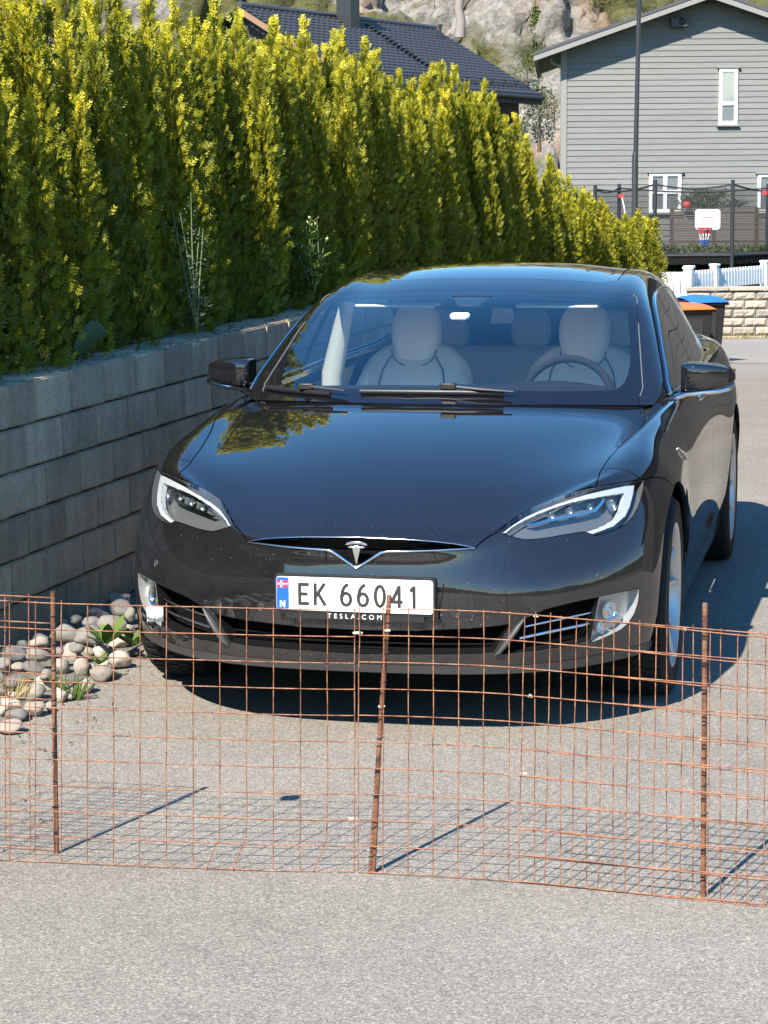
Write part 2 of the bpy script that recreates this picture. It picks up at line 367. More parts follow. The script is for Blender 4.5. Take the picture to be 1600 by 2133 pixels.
M_ST = [stone_mat('granite_pale', (.33, .30, .25), (.52, .48, .41)), stone_mat('granite_grey_shaded', (.15, .145, .135), (.27, .26, .24)), stone_mat('granite_pink', (.25, .21, .18), (.40, .35, .30))]  # the grey tone also paints shade onto the boulders along the wall
def stone_mesh(seed, mat, sub=3):
    g = np.random.default_rng(seed); bm = bmesh.new(); bmesh.ops.create_icosphere(bm, subdivisions=sub, radius=1)
    D = g.normal(0, 1, (9, 3)); D /= np.linalg.norm(D, axis=1, keepdims=True); K = .52 + .40*g.random(9)
    for v in bm.verts:
        d = np.array(v.co); s = 1.0
        for a, k in zip(D, K):                                # soft flats
            q = d @ a
            if q > .25: s = min(s, (k + .06)/max(q, .25)) if k/q < 1.15 else s
        s = .97*min(s, 1.1) + .03
        s *= 1 + .06*math.sin(3.1*d[0]+seed) * math.cos(2.7*d[1]+seed*.7) + .035*math.sin(7.3*d[2]+5.1*d[0]+seed*2)
        v.co = Vector(d*s)
    me = bpy.data.meshes.new('boulder'); bm.to_mesh(me); bm.free(); me.materials.append(mat)
    for p in me.polygons: p.use_smooth = True
    return me
STM = [[stone_mesh(10*k+j, M_ST[k]) for j in range(5)] for k in range(3)]
bnum = 0
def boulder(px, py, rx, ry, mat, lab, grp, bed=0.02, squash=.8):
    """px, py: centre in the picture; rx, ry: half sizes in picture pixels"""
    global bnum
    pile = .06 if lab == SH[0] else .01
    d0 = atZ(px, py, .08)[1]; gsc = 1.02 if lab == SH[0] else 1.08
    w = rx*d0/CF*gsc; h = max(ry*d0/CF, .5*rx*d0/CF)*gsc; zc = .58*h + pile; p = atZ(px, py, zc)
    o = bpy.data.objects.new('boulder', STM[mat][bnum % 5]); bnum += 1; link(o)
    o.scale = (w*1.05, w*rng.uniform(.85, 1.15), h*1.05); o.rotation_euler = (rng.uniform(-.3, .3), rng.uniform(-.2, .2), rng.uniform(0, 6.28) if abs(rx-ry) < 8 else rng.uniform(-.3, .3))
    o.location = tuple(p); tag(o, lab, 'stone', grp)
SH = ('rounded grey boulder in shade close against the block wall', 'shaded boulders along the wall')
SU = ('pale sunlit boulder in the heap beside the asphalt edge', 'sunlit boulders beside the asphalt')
crop5 = lambda a: a/5.0
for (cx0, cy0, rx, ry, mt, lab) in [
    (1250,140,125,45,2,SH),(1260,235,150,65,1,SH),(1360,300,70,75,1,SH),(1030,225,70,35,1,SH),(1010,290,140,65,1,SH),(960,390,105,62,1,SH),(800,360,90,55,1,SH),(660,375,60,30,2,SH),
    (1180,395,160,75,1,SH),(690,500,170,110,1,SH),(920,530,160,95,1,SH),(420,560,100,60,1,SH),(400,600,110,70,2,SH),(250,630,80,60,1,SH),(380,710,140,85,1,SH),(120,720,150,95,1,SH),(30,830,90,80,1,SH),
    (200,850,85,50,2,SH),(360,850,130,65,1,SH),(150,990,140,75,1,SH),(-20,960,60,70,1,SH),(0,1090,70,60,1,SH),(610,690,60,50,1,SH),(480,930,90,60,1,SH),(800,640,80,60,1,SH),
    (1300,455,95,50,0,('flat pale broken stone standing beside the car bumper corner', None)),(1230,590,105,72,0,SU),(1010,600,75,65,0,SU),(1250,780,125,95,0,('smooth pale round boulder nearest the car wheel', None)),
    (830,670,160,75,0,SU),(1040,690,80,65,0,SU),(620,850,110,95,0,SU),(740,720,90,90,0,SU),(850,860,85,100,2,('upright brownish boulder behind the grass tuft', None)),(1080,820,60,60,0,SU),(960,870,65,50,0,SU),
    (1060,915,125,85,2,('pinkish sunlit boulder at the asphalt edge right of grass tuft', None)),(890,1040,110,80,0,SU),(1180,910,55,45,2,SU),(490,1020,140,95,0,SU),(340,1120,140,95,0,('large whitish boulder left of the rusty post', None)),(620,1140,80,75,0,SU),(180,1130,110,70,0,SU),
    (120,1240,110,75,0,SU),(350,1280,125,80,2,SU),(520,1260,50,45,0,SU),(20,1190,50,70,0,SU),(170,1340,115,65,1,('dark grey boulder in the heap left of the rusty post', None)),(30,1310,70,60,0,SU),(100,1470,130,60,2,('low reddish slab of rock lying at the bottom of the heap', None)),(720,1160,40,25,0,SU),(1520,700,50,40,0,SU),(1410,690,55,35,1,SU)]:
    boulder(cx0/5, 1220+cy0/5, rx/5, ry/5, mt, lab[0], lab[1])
for k in range(64):                                            # more of the bed, out of the picture to the left and behind the car
    a = wallp(rng.uniform(-4.4, -1.75), -1.0, rng.uniform(.12, .62)); s = rng.uniform(.06, .115)
    if k > 54: a = wallp(rng.uniform(2.2, 5), -1.0, rng.uniform(.12, .35))
    o = bpy.data.objects.new('boulder', STM[rng.choice((0, 1, 1, 2))][k % 5]); link(o); o.location = (a[0], a[1], s*.6); o.scale = (s*1.2, s, s*.8); o.rotation_euler = (0, 0, rng.uniform(0, 6))
    tag(o, SH[0], 'stone', SH[1])
strip_pts = [wallp(-5, -1.02, .9), wallp(3.2, -1.02, .25), wallp(8, -1.02, .2), wallp(8, -1.02, -.05), wallp(-5, -1.02, -.05)]
tag(MB().add([(p[0], p[1], .006) for p in strip_pts], [(0,1,2,3,4)]).build('gravel_bed', stone_mat('bed_grit', (.08, .075, .065), (.16, .15, .135))), kind='structure')

# ================================================================== weeds
M_WEED = leaf_mat('weed_leaf', (.05, .10, .02), (.09, .16, .03), (.16, .24, .05), .3); M_GREYWEED = leaf_mat('grey_weed_leaf', (.07, .10, .08), (.12, .16, .13), (.20, .24, .19), .25)
M_STEM = pm('weed_stem', (.12, .17, .05), .7); M_PETAL = pm('petal', (.75, .72, .30), .6); M_DRY = leaf_mat('dry_grass', (.20, .16, .07), (.30, .24, .11), (.38, .31, .15), .25)
OVAL = [[(0, -.02), (.25, -.16), (.6, -.20), (.88, -.10), (1, 0), (.88, .10), (.6, .20), (.25, .16), (0, .02)]]
BLADE = [[(0, -.02, 0), (.5, -.018, .04), (.5, .018, .04), (0, .02, 0)], [(.5, -.018, .04), (1, 0, -.06), (1, 0, -.06), (.5, .018, .04)]]
def leaves(nm, parent, N, place, mat, template, seed):
    g = np.random.default_rng(seed); P, D_, Nn, S, T = [], [], [], [], []
    for k in range(N):
        p, d, nn, s = place(g, k); P.append(p); D_.append(d); Nn.append(nn); S.append(s); T.append(g.random())
    return link(bpy.data.objects.new(nm, leaf_mesh(nm, P, D_, Nn, S, T, template, mat)), parent)
def tuft(loc, h, N, r, mat, lab, seed, nm='grass_tuft'):
    o = empty(nm, loc, 0, lab, 'grass')
    def pl(g, k):
        a = g.random()*6.28; q = r*g.random(); d = np.array((math.cos(a)*.45, math.sin(a)*.45, 1.0)) + g.normal(0, .12, 3)
        return (q*math.cos(a), q*math.sin(a), 0), d, np.array((-math.sin(a), math.cos(a), 0)) + .001, h*(.5+.6*g.random())
    leaves('blades', o, N, pl, mat, BLADE, seed); return o
p = atZ(150, 1445, .02); tuft((p[0], p[1], .0), .13, 70, .04, M_WEED, 'tuft of long green grass among sunlit boulders', 3)
p = atZ(20, 1470, .02); tuft((p[0], p[1], .05), .10, 60, .06, M_DRY, 'small dry grass tuft at the left picture edge', 4)
def rosette(loc, N, L, lab, seed, mat=M_WEED):
    o = empty('broad_leaf_weed', loc, 0, lab, 'weed')
    g = np.random.default_rng(seed)
    for k in range(N):
        a = k*2.4 + g.normal(0, .2); d = np.array((math.cos(a), math.sin(a), .45+.8*g.random()))
        link(bpy.data.objects.new('leaf', leaf_mesh('leaf', [(0, 0, .01)], [d], [np.array((-math.cos(a)*.5, -math.sin(a)*.5, 1))], [L*(.6+.5*g.random())], [g.random()], OVAL, mat)), o)
    return o
p = atZ(222, 1352, .05); rosette((p[0], p[1], .06), 9, .13, 'upright green leaf rosette between sunlit boulders', 5)
p = atZ(280, 1356, .03); rosette((p[0], p[1], .04), 14, .10, 'spreading green weed by the car bumper corner', 6)
p = atZ(206, 1390, .05); rosette((p[0], p[1], .05), 6, .07, 'tiny yellow-green seedling on the sunlit boulders', 7)
# litter on the wall top and along the asphalt edge
def llp(g, k):
    if k % 3: t = g.uniform(-4, 6.2); q = wallp(t, .004, -abs(g.normal(0, .08)) - .01)
    else: t = g.uniform(-3, 2.2); q = wallp(t, 0, .30 + abs(g.normal(0, .22)) + .12*max(0, 1-t)); q[2] = .009
    return q, np.array((g.normal(), g.normal(), g.normal(0, .25))), np.array((g.normal(0, .3), g.normal(0, .3), 1)), .008 + .016*g.random()
lit = leaves('leaf_litter', None, 1500, llp, leaf_mat('litter', (.05, .035, .02), (.12, .085, .04), (.20, .16, .08), .1), OVAL, 77); tag(lit, 'dry brown leaf litter on the wall top and drive edge', 'litter', kind='stuff')
# one huge leaf over the wall edge
p = wallp(.85, .0, -.16); o = empty('broad_leaf_weed', tuple(p), 0, 'single huge burdock leaf hanging over the wall top at left', 'weed')
lf = MB(); Lc = []
for k in range(9):
    t = k/8; w = .066*math.sin(math.pi*min(1, t*.92+.06))**.7
    c0 = np.array(WD)*(.05 + .22*t) + WN*(.06+.05*t) + np.array((0, 0, .05 + .17*t - .10*t*t))
    for s in (-1, 0, 1): Lc.append(c0 + np.array((0, 0, 1.0))*w*s*.9 + WN*abs(s)*.015*-1 + np.array(WD)*s*w*.2)
lf.add(Lc, [(k*3+q, k*3+q+1, (k+1)*3+q+1, (k+1)*3+q) for k in range(8) for q in range(2)], True); lf.build('leaf', pm('burdock_leaf', (.045, .085, .025), .6), o)
MB().tube([(0, 0, -.05), tuple(Lc[1])], .008, 6).build('stem', M_STEM, o)
def tall_weed(px, py, py_top, Y, lab, seed, mat, flower=True, spread=.12, N=90, ls=.06, lw=0.0):
    b0 = atY(px, py, Y); tp = atY(px, py_top, Y); H = tp[2]-b0[2]
    o = empty('tall_weed', tuple(b0), 0, lab, 'weed'); g = np.random.default_rng(seed); ends = []
    st = MB()
    for k in range(5):
        a = g.random()*6.28; e = np.array((math.cos(a)*spread*g.random(), math.sin(a)*spread*.6*g.random(), H*(.72+.28*g.random()) if k else H)); ends.append(e)
        st.tube([(0, 0, 0), tuple(e*.5 + np.array((g.normal(0, .01), 0, 0))), tuple(e)], [.006, .004, .002], 5)
    st.build('stems', M_STEM, o)
    def pl(g, k):
        e = ends[k % 5]; u = .05 + .9*g.random(); a = g.random()*6.28; d = np.array((math.cos(a), math.sin(a), .5)); return e*u + g.normal(0, lw, 3), d, np.array((0, 0, 1.0)) + g.normal(0, .3, 3), ls*(.8+1.0*(1-u))
    fo_ = leaves('foliage', o, N, pl, mat, OVAL, seed); fo_['kind'] = 'stuff'
    if flower:
        def pf(g, k):
            e = ends[k % 5]; return e + g.normal(0, .018, 3), g.normal(0, 1, 3), g.normal(0, 1, 3), .018
        leaves('petals', o, 24, pf, M_PETAL, OVAL, seed+1)
    return o
Ywd = wallp(3.9, 0, -.2)[1]
tall_weed(655, 610, 455, Ywd-.05, 'tall yellow-flowering weed growing against the hedge above the car', 21, M_WEED, True, .18, 160, .045, .004)
tall_weed(410, 690, 400, wallp(2.1, 0, -.1)[1], 'tall bluish-grey weed climbing up the shaded hedge', 22, M_GREYWEED, False, .12, 420, .017, .02)

# ================================================================== grey gabled house
def board_mat(name, col):
    m, n, l, b = new_mat(name); oi = n.new('ShaderNodeObjectInfo'); mp = n.new('ShaderNodeMapping'); tc = n.new('ShaderNodeTexCoord'); mp.inputs['Scale'].default_value = (1.2, 9, 30); l.new(tc.outputs['Object'], mp.inputs[0])
    n1 = noise_node(n, l, 2.0, 5, .6, vec=mp.outputs[0]); r1 = ramp(n, l, n1.outputs[0], [(.3, tuple(k*.86 for k in col)), (.7, tuple(k*1.1 for k in col))])
    rv = ramp(n, l, oi.outputs['Random'], [(0, (.93, .93, .93)), (1, (1.05, 1.05, 1.05))]); c = mix(n, l, 1.0, r1.outputs[0], rv.outputs[0], 'MULTIPLY')
    l.new(c, b.inputs['Base Color']); b.inputs['Roughness'].default_value = .75; return m
M_SIDE = board_mat('grey_siding', (.160, .160, .153)); M_TRIMG = pm('trim_grey', (.20, .195, .18), .6); M_WHITE = pm('white_paint', (.80, .80, .78), .5); M_DARKM = pm('dark_metal', (.02, .021, .024), .45)
M_PANE = pm('window_pane', (.30, .33, .36), .03, metal=.6, spec=.8); M_ROOFG = pm('roof_dark_grey', (.055, .057, .062), .6)
YH = 60.0
gh = empty('gabled_house', tuple(atY(1172, 560, YH)), 0, 'grey gabled house with horizontal siding and white windows', 'house'); gho = Vector(gh.location)
def W(px, py, Y=YH): return Vector(atY(px, py, Y))
XL = W(1172, 330).x; XR = W(1800, 330).x; ZB = W(1300, 575).z; XPK = W(1474, 0).x; SL = (W(1110, 108).z - W(1414, 0).z)/(W(1110, 108).x - W(1414, 0).x)
ZE = W(1172, 99).z                                            # roof underside height at the wall corner
def roof_z(x): return ZE + SL*(x-XL) if x < XPK else ZE + SL*(2*XPK-x-XL)
EXP = 11.75*YH/CF
nb = int((roof_z(XPK)-ZB)/EXP)+1
for k in range(nb):
    z0 = ZB + k*EXP; z1 = z0 + EXP + .02
    if z1 <= ZE: x0, x1 = XL, XR
    else:
        d = (z1-ZE)/SL; x0 = XL + d; x1 = min(XR, 2*XPK - XL - d)
        if x1-x0 < .2: continue
    mb = MB().add([(x0, YH-.030, z0), (x1, YH-.030, z0), (x1, YH-.008, z1), (x0, YH-.008, z1), (x0, YH+.02, z0), (x1, YH+.02, z0), (x1, YH+.02, z1), (x0, YH+.02, z1)], [(0,1,2,3),(0,4,5,1),(3,2,6,7),(0,3,7,4),(1,5,6,2)])
    mb.v = [tuple(Vector(v)-gho) for v in mb.v]; mb.build('siding_board', M_SIDE, gh)
def hp_(mb, nm, mat, par=gh, **k):
    mb.v = [tuple(Vector(v)-gho) for v in mb.v]; return mb.build(nm, mat, par, **k)
hp_(MB().add([(XL, YH+.02, ZB-1.5), (XR, YH+.02, ZB-1.5), (XR, YH+9, ZB-1.5), (XL+1.0, YH+9, ZB-1.5), (XL, YH+.02, ZE), (XR, YH+.02, ZE), (XR, YH+9, ZE), (XL+1.0, YH+9, ZE)], [(0,1,5,4),(1,2,6,5),(2,3,7,6),(3,0,4,7)]).add([(XL, YH+.03, ZE), (XPK, YH+.03, roof_z(XPK)), (2*XPK-XL, YH+.03, ZE)], [(0,1,2)]), 'wall', M_SIDE)
hp_(MB().box((XL-.06, YH-.05, ZB), (XL+.10, YH+.06, ZE+.02)), 'corner_board', M_TRIMG)
for sgn in (1, -1):
    xe = XL - 62*YH/CF; pts = []
    prof = [(xe, ZE + SL*(xe-XL)), (XPK, roof_z(XPK))]
    (xa, za), (xb, zb) = prof
    if sgn < 0: xa, xb = 2*XPK-xa, 2*XPK-xb
    OV = .62
    hp_(MB().add([(xa, YH-OV, za), (xb, YH-OV, zb), (xb+.75, YH+9, zb), (xa+.75, YH+9, za), (xa, YH-OV, za+.10), (xb, YH-OV, zb+.10), (xb+.75, YH+9, zb+.10), (xa+.75, YH+9, za+.10)], [(0,3,2,1),(4,5,6,7),(0,1,5,4),(2,3,7,6),(0,4,7,3)]), 'roof', M_ROOFG)
    hp_(MB().add([(xa, YH-OV-.03, za-.10), (xb, YH-OV-.03, zb-.10), (xb, YH-OV-.03, zb+.09), (xa, YH-OV-.03, za+.09), (xa, YH-OV, za-.10), (xb, YH-OV, zb-.10), (xb, YH-OV, zb+.09), (xa, YH-OV, za+.09)], [(0,1,2,3),(4,7,6,5),(0,4,5,1),(3,2,6,7),(0,3,7,4),(1,5,6,2)]), 'verge_board', M_TRIMG)
    hp_(MB().add([(xa, YH-OV-.05, za+.05), (xb, YH-OV-.05, zb+.05), (xb, YH-OV-.05, zb+.13), (xa, YH-OV-.05, za+.13), (xa, YH-OV+.1, za+.05), (xb, YH-OV+.1, zb+.05), (xb, YH-OV+.1, zb+.13), (xa, YH-OV+.1, za+.13)], [(0,1,2,3),(4,7,6,5),(0,4,5,1),(3,2,6,7),(0,3,7,4),(1,5,6,2)]), 'verge_cap', M_ROOFG)
    if sgn > 0:
        hp_(MB().tube([(xa+.05, YH-.5, za-.02), (xa+.80, YH+9, za-.02)], .07, 8), 'gutter', M_TRIMG)
        hp_(MB().tube([tuple(W(1148, 122)), tuple(W(1150, 131)), tuple(W(1160, 136)), tuple(W(1172, 139)+Vector((0, -.05, 0)))], .045, 8), 'downpipe', M_TRIMG)
a, b_ = W(1395, 38), W(1430, 57); hp_(MB().box((a.x, YH-.30, b_.z), (b_.x, YH-.035, a.z)), 'vent_box', M_ROOFG, bevel=.02)
c0 = W(1418, 46); hp_(MB().lathe([(.0005, -.32), (.085, -.32), (.085, -.28)], o=(c0.x, YH, c0.z), axis='y', n=20), 'vent_hole', M_DARKM)
def house_window(x0, y0, x1, y1, cols, split=None, open_pane=False):
    A, B = W(x0, y0), W(x1, y1); xa, xb, zt, zb = A.x, B.x, A.z, B.z; yf = YH-.055
    w = empty('x'); bpy.data.objects.remove(w)
    fr = MB(); t = .085
    for lo, hi in (((xa, zb), (xa+t, zt)), ((xb-t, zb), (xb, zt)), ((xa+t, zb), (xb-t, zb+t)), ((xa+t, zt-t), (xb-t, zt))): fr.box((lo[0], yf-.03, lo[1]), (hi[0], YH, hi[1]))
    n_ = len(cols); edges = [xa+t] + [xa+t+(xb-xa-2*t)*c for c in cols] + [xb-t]
    for e in edges[1:-1]: fr.box((e-.05, yf-.032, zb+t), (e+.05, YH, zt-t))
    zs = [zb+t] + ([zb+t+(zt-zb-2*t)*s for s in (split or [])]) + [zt-t]
    for z in zs[1:-1]: fr.box((xa+t, yf-.028, z-.05), (xb-t, YH, z+.05))
    f = hp_(fr, 'window', M_WHITE)
    for q in range(len(edges)-1):
        for r in range(len(zs)-1): hp_(MB().box((edges[q], yf+.012, zs[r]), (edges[q+1], yf+.02, zs[r+1])), 'pane', M_PANE, f)
    hp_(MB().box((xa-.06, yf-.07, zt+.002), (xb+.06, YH, zt+.05)), 'head_flashing', M_TRIMG, f); hp_(MB().box((xa-.05, yf-.07, zb-.05), (xb+.05, YH, zb-.002)), 'sill', M_TRIMG, f)
house_window(1498, 142, 1535, 259, [], [.36]); house_window(1352, 360, 1418, 442, [.5], [.52]); house_window(1578, 362, 1650, 442, [.5], [])

# ================================================================== lamp post
p0 = atY(1322, 470, 44); lp = empty('lamp_post', (p0[0], p0[1], gz(44)), 0, 'tall black street lamp post in front of the grey house', 'lamp post')
zj = atY(1328, 318, 44)[2] - gz(44); k_ = 44/CF
MB().tube([(0, 0, 0), (0, 0, zj-.05), (.012, 0, zj)], [6.7*k_, 6.4*k_, 5.6*k_], 16).build('lower_pole', M_DARKM, lp)
MB().tube([(.012, 0, zj-.01), (.055, 0, zj+3.3), (.10, 0, zj+6.6)], [5.0*k_, 4.3*k_, 3.2*k_], 16).build('upper_pole', M_DARKM, lp)
MB().tube([(.10, 0, zj+6.5), (.1, -.3, zj+6.8), (.1, -1.0, zj+6.9)], .04, 8).build('arm', M_DARKM, lp)
MB().box((-.02, -1.5, zj+6.85), (.22, -.9, zj+6.95)).build('lantern', M_DARKM, lp, bevel=.02)
# ================================================================== dark-tiled house behind the hedge
M_TILE = pm('dark_tile', (.050, .048, .050), .42); M_BROWN = pm('brown_wood', (.22, .13, .08), .7); M_DWOOD = pm('dark_wood', (.035, .030, .028), .7)
SC_ = 1.0
rl = atY(497, 12, 65); rr = atY(905, 63, 75); rl = np.array(rl); rr = np.array(rr); zr = (rl[2]+rr[2])/2; rl[2] = rr[2] = zr
rd = rr-rl; RL = np.linalg.norm(rd); rd /= RL; pe = np.array((rd[1], -rd[0], 0))
best = None
for L in np.linspace(2, 8, 601):
    q = rr + pe*L; r = pray(1128, 199); s = (q[0]/q[1]) - r[0]/r[1]
    if best is None or abs(s) < best[0]: best = (abs(s), L)
LH = best[1]; q = rr + pe*LH; r = pray(1128, 199); ze = CH + r[2]/r[1]*q[1]; dn = pe*LH + np.array((0, 0, ze-zr)); SLN = np.linalg.norm(dn); dn /= SLN
rn = np.cross(dn, rd); rn = rn if rn[2] > 0 else -rn
th_ = empty('tiled_house', (rl[0], rl[1], gz(65)), 0, 'dark-tiled house roof with black chimney rising behind the hedge', 'house'); tho = Vector(th_.location)
def tp_(mb, nm, mat, par=th_, **k):
    mb.v = [tuple(Vector(v)-tho) for v in mb.v]; return mb.build(nm, mat, par, **k)
NR, NT = 21, 38; rh = SLN/NR; tw = RL/NT; vs = []; fs = []
PR = [(0, .0), (.18, .02), (.36, .035), (.54, .02), (.72, 0), (.88, -.008)]
for k in range(NR):
    base = len(vs); row = []
    for q in range(NT):
        for (u, h) in PR: row.append((q+u, h))
    row.append((NT, 0)); n_ = len(row)
    for v, lift in ((k*rh, .012), ((k+1)*rh, .055), ((k+1)*rh + .002, .0)):
        for (u, h) in row: vs.append(tuple(rl + rd*(u*tw) + dn*v + rn*(lift + (h if lift > .001 else 0))))
    for j in range(2):
        for q in range(n_-1): fs.append((base+j*n_+q, base+j*n_+q+1, base+(j+1)*n_+q+1, base+(j+1)*n_+q))
tl_ = tp_(MB().add(vs, fs, True), 'roof_tiles', M_TILE, recalc=False); tl_['kind'] = 'stuff'
bk = pe*-LH + np.array((0, 0, ze-zr))
tp_(MB().add([rl, rr, rr+bk, rl+bk], [(0,1,2,3)]), 'rear_roof', M_TILE)
tp_(MB().obox(rl + dn*0 + rn*.0 - rd*.08, rd*.10, dn*SLN, rn*.10 + np.array((0,0,-.28))), 'verge_board', M_BROWN)
tp_(MB().obox(rr - rd*.02, rd*.10, dn*SLN, rn*.08 + np.array((0,0,-.15))), 'verge_trim', M_DWOOD)
tp_(MB().tube([rl + rn*.06, rr + rn*.06], .09, 8), 'ridge_cap', M_TILE)
e0, e1 = rl + dn*SLN, rr + dn*SLN
tp_(MB().tube([e0 + pe*.06 - (0,0,.08), e1 + pe*.06 - (0,0,.08)], .08, 8), 'gutter', M_DARKM)
tp_(MB().obox(e0 - (0,0,.30), e1-e0, pe*.03, (0,0,.26)), 'fascia', M_DWOOD)
tp_(MB().obox(e0 - pe*.55 - (0,0,4.5), e1-e0 - rd*.5, -pe*(2*LH-1.1), (0,0,4.4)), 'wall', M_DWOOD)
gA = rl + rd*.5; tp_(MB().add([gA + pe*(LH-.55) + (0,0,ze-zr-.1), gA - pe*(LH-.55) + (0,0,ze-zr-.1), gA + (0,0,-.15)], [(0,1,2)]), 'gable', M_DWOOD)
def onroof(px, py):                                            # picture point -> roof plane
    d = pray(px, py); t = np.dot(rl - CAMP, rn)/np.dot(d, rn); return CAMP + d*t
ch = onroof(727, 54); s = 19*ch[1]/CF
tp_(MB().obox(ch - rd*s*.9 - pe*s - (0,0,.6), rd*s*1.8, pe*s*1.8, (0,0,2.6)), 'chimney', M_DARKM)
vp_ = onroof(917, 82); tp_(MB().tube([vp_ - (0,0,.1), vp_ + (0,0,.42)], .055, 10).tube([vp_ + (0,0,.40), vp_ + (0,0,.48)], .085, 10), 'vent_pipe', M_DARKM)
a, b_ = onroof(762, 58), onroof(892, 146)
for k in range(17):
    c = a + (b_-a)*k/16; tp_(MB().obox(c + rn*.05 - rd*.14, rd*.28, dn*.05, rn*.10), 'roof_step', M_DARKM)
a, b_ = onroof(640, 130), onroof(1108, 186)
for hh in (.12, .22): tp_(MB().tube([rl + rd*.2 + dn*(SLN-.45) + rn*hh, rr - rd*.2 + dn*(SLN-.45) + rn*hh], .018, 6), 'snow_rail', M_DARKM)
for k in range(14): c = rl + rd*(.3 + (RL-.6)*k/13) + dn*(SLN-.45); tp_(MB().obox(c - rd*.015, rd*.03, dn*.02, rn*.26), 'rail_bracket', M_DARKM)

# ================================================================== rock hillside
def rock_mat():
    m, n, l, b = new_mat('bare_rock'); n1 = noise_node(n, l, .22, 8, .62, dist=.6); n2 = noise_node(n, l, 1.6, 8, .7, dist=1.2); n3 = noise_node(n, l, .10, 5, .6)
    c = ramp(n, l, n2.outputs[0], [(.25, (.045, .04, .034)), (.42, (.16, .145, .125)), (.66, (.30, .275, .245))])
    w = ramp(n, l, n1.outputs[0], [(.52, (0, 0, 0)), (.62, (1, 1, 1))]); cc = mix(n, l, w.outputs[0], c.outputs[0], (.27, .15, .09))
    g = ramp(n, l, n3.outputs[0], [(.47, (0, 0, 0)), (.52, (1, 1, 1))]); g2 = noise_node(n, l, 4, 5, .7); gc = ramp(n, l, g2.outputs[0], [(.3, (.04, .05, .012)), (.7, (.12, .105, .035))])
    cc = mix(n, l, g.outputs[0], cc, gc.outputs[0]); l.new(cc, b.inputs['Base Color']); b.inputs['Roughness'].default_value = .9; bump(n, l, b, n2.outputs[0], 1.0, .25); return m
M_ROCK = rock_mat()
from mathutils import noise as mnoise
NXR, NYR = 300, 150; vs = []
for j in range(NYR):
    for i in range(NXR):
        x = -30 + 75*i/(NXR-1); v = j/(NYR-1); y = 86 + 34*v; z = -4 + 27*v**.9
        q = Vector((x*.10, y*.06, z*.16)); d = mnoise.fractal(q, 1.0, 2.1, 6)*2.6 + abs(mnoise.noise(Vector((x*.45, z*.55, y*.1))))*1.3 - abs(mnoise.noise(Vector((x*1.1+5, z*1.4, 3))))*.9 + abs(mnoise.noise(Vector((x*2.6, z*2.2, 9))))*.5
        vs.append((x + d*.3, y - d*1.2, z + d*.75))
fs = [(j*NXR+i, j*NXR+i+1, (j+1)*NXR+i+1, (j+1)*NXR+i) for j in range(NYR-1) for i in range(NXR-1)]
hill = MB().add(vs, fs, True).build('rocky_hillside', M_ROCK, recalc=False); tag(hill, kind='structure')
hb = BVHTree.FromPolygons([Vector(v) for v in vs], fs)
M_BUSH = leaf_mat('bush_leaf', (.045, .075, .015), (.085, .125, .025), (.15, .18, .04), .3); M_BUSHB = leaf_mat('brown_bush_leaf', (.10, .08, .03), (.16, .14, .05), (.22, .19, .07), .25)
M_DKBUSH = leaf_mat('dark_bush_leaf', (.035, .055, .02), (.06, .085, .03), (.10, .125, .05), .2)
LEAF = [[(0, -.05), (.5, -.24), (1, 0), (.5, .24), (0, .05)]]
def bush(px, py, rx, ry, Y, mat, lab, seed, N=900, cone=False, leaf=.16, group=None):
    """px, py: foot of the plant; rx, ry: half width and height in picture pixels"""
    if Y is None:
        d = pray(px, py); h = hb.ray_cast(Vector(CAMP), Vector(d)); f = np.array(h[0]) if h[0] else atY(px, py, 95)
    else: f = atY(px, py, Y)
    k = f[1]/CF; w, H = rx*k, ry*k
    o = empty('bush', tuple(f), 0, lab, 'bush', group)
    MB().tube([(0, 0, -.3), (0, 0, H*.75)], [.04*H, .012*H], 6).build('stem', M_BARK, o); g0 = np.random.default_rng(seed); cl = []
    for q in range(26):
        h = H*(.12+.82*g0.random()); rr = w*((1-h/H*.9) if cone else math.sin(math.pi*min(1, .18+.75*h/H)))*g0.random()**.5; a = g0.random()*6.28
        cl.append((rr*math.cos(a), rr*math.sin(a)*.7, h))
    def pl(g, k):
        c = np.array(cl[g.integers(len(cl))]); p = c + g.normal(0, 1, 3)*np.array((w, w*.7, H*.6))*.17; d = g.normal(0, 1, 3) + np.array((0, 0, .5)); return p, d, g.normal(0, 1, 3), leaf*H*(.35+.5*g.random())*.5
    leaves('foliage', o, N, pl, mat, LEAF, seed); return o
bush(1124, 112, 26, 120, None, M_BUSH, 'slender green sapling on the rock between the two roofs', 31, 1500, True)
bush(1098, 205, 34, 90, None, M_BUSH, 'light green bush on rock above the dark eave corner', 32, 900)
bush(1124, 300, 42, 120, 84, M_DKBUSH, 'dark green shrub beside the corner of the grey house', 33, 1600)
bush(1246, 40, 30, 60, None, M_BUSHB, 'brownish green shrub on the rock above the grey roof', 34, 900)
bush(640, 24, 40, 26, None, M_BUSH, 'low green bush on the rock left of the chimney', 35, 500)
bush(905, 18, 26, 24, None, M_BUSHB, 'low yellowish bush on the rock beside the bare trunk', 36, 500)
bush(1040, 130, 22, 30, None, M_BUSHB, 'small dry bush on the rock above the roof slope', 37, 400)
bush(1155, 255, 26, 60, 82, M_BUSHB, 'brown dry shrub below the grey house eave', 38, 600)
bush(1180, 66, 30, 36, None, M_BUSH, 'green bush on the rock above the grey verge', 39, 600)
p = atY(958, 62, 92); o = empty('tree_trunk', tuple(p), 0, 'weathered bare tree trunk leaning on the rock slope', 'tree'); k_ = 92/CF
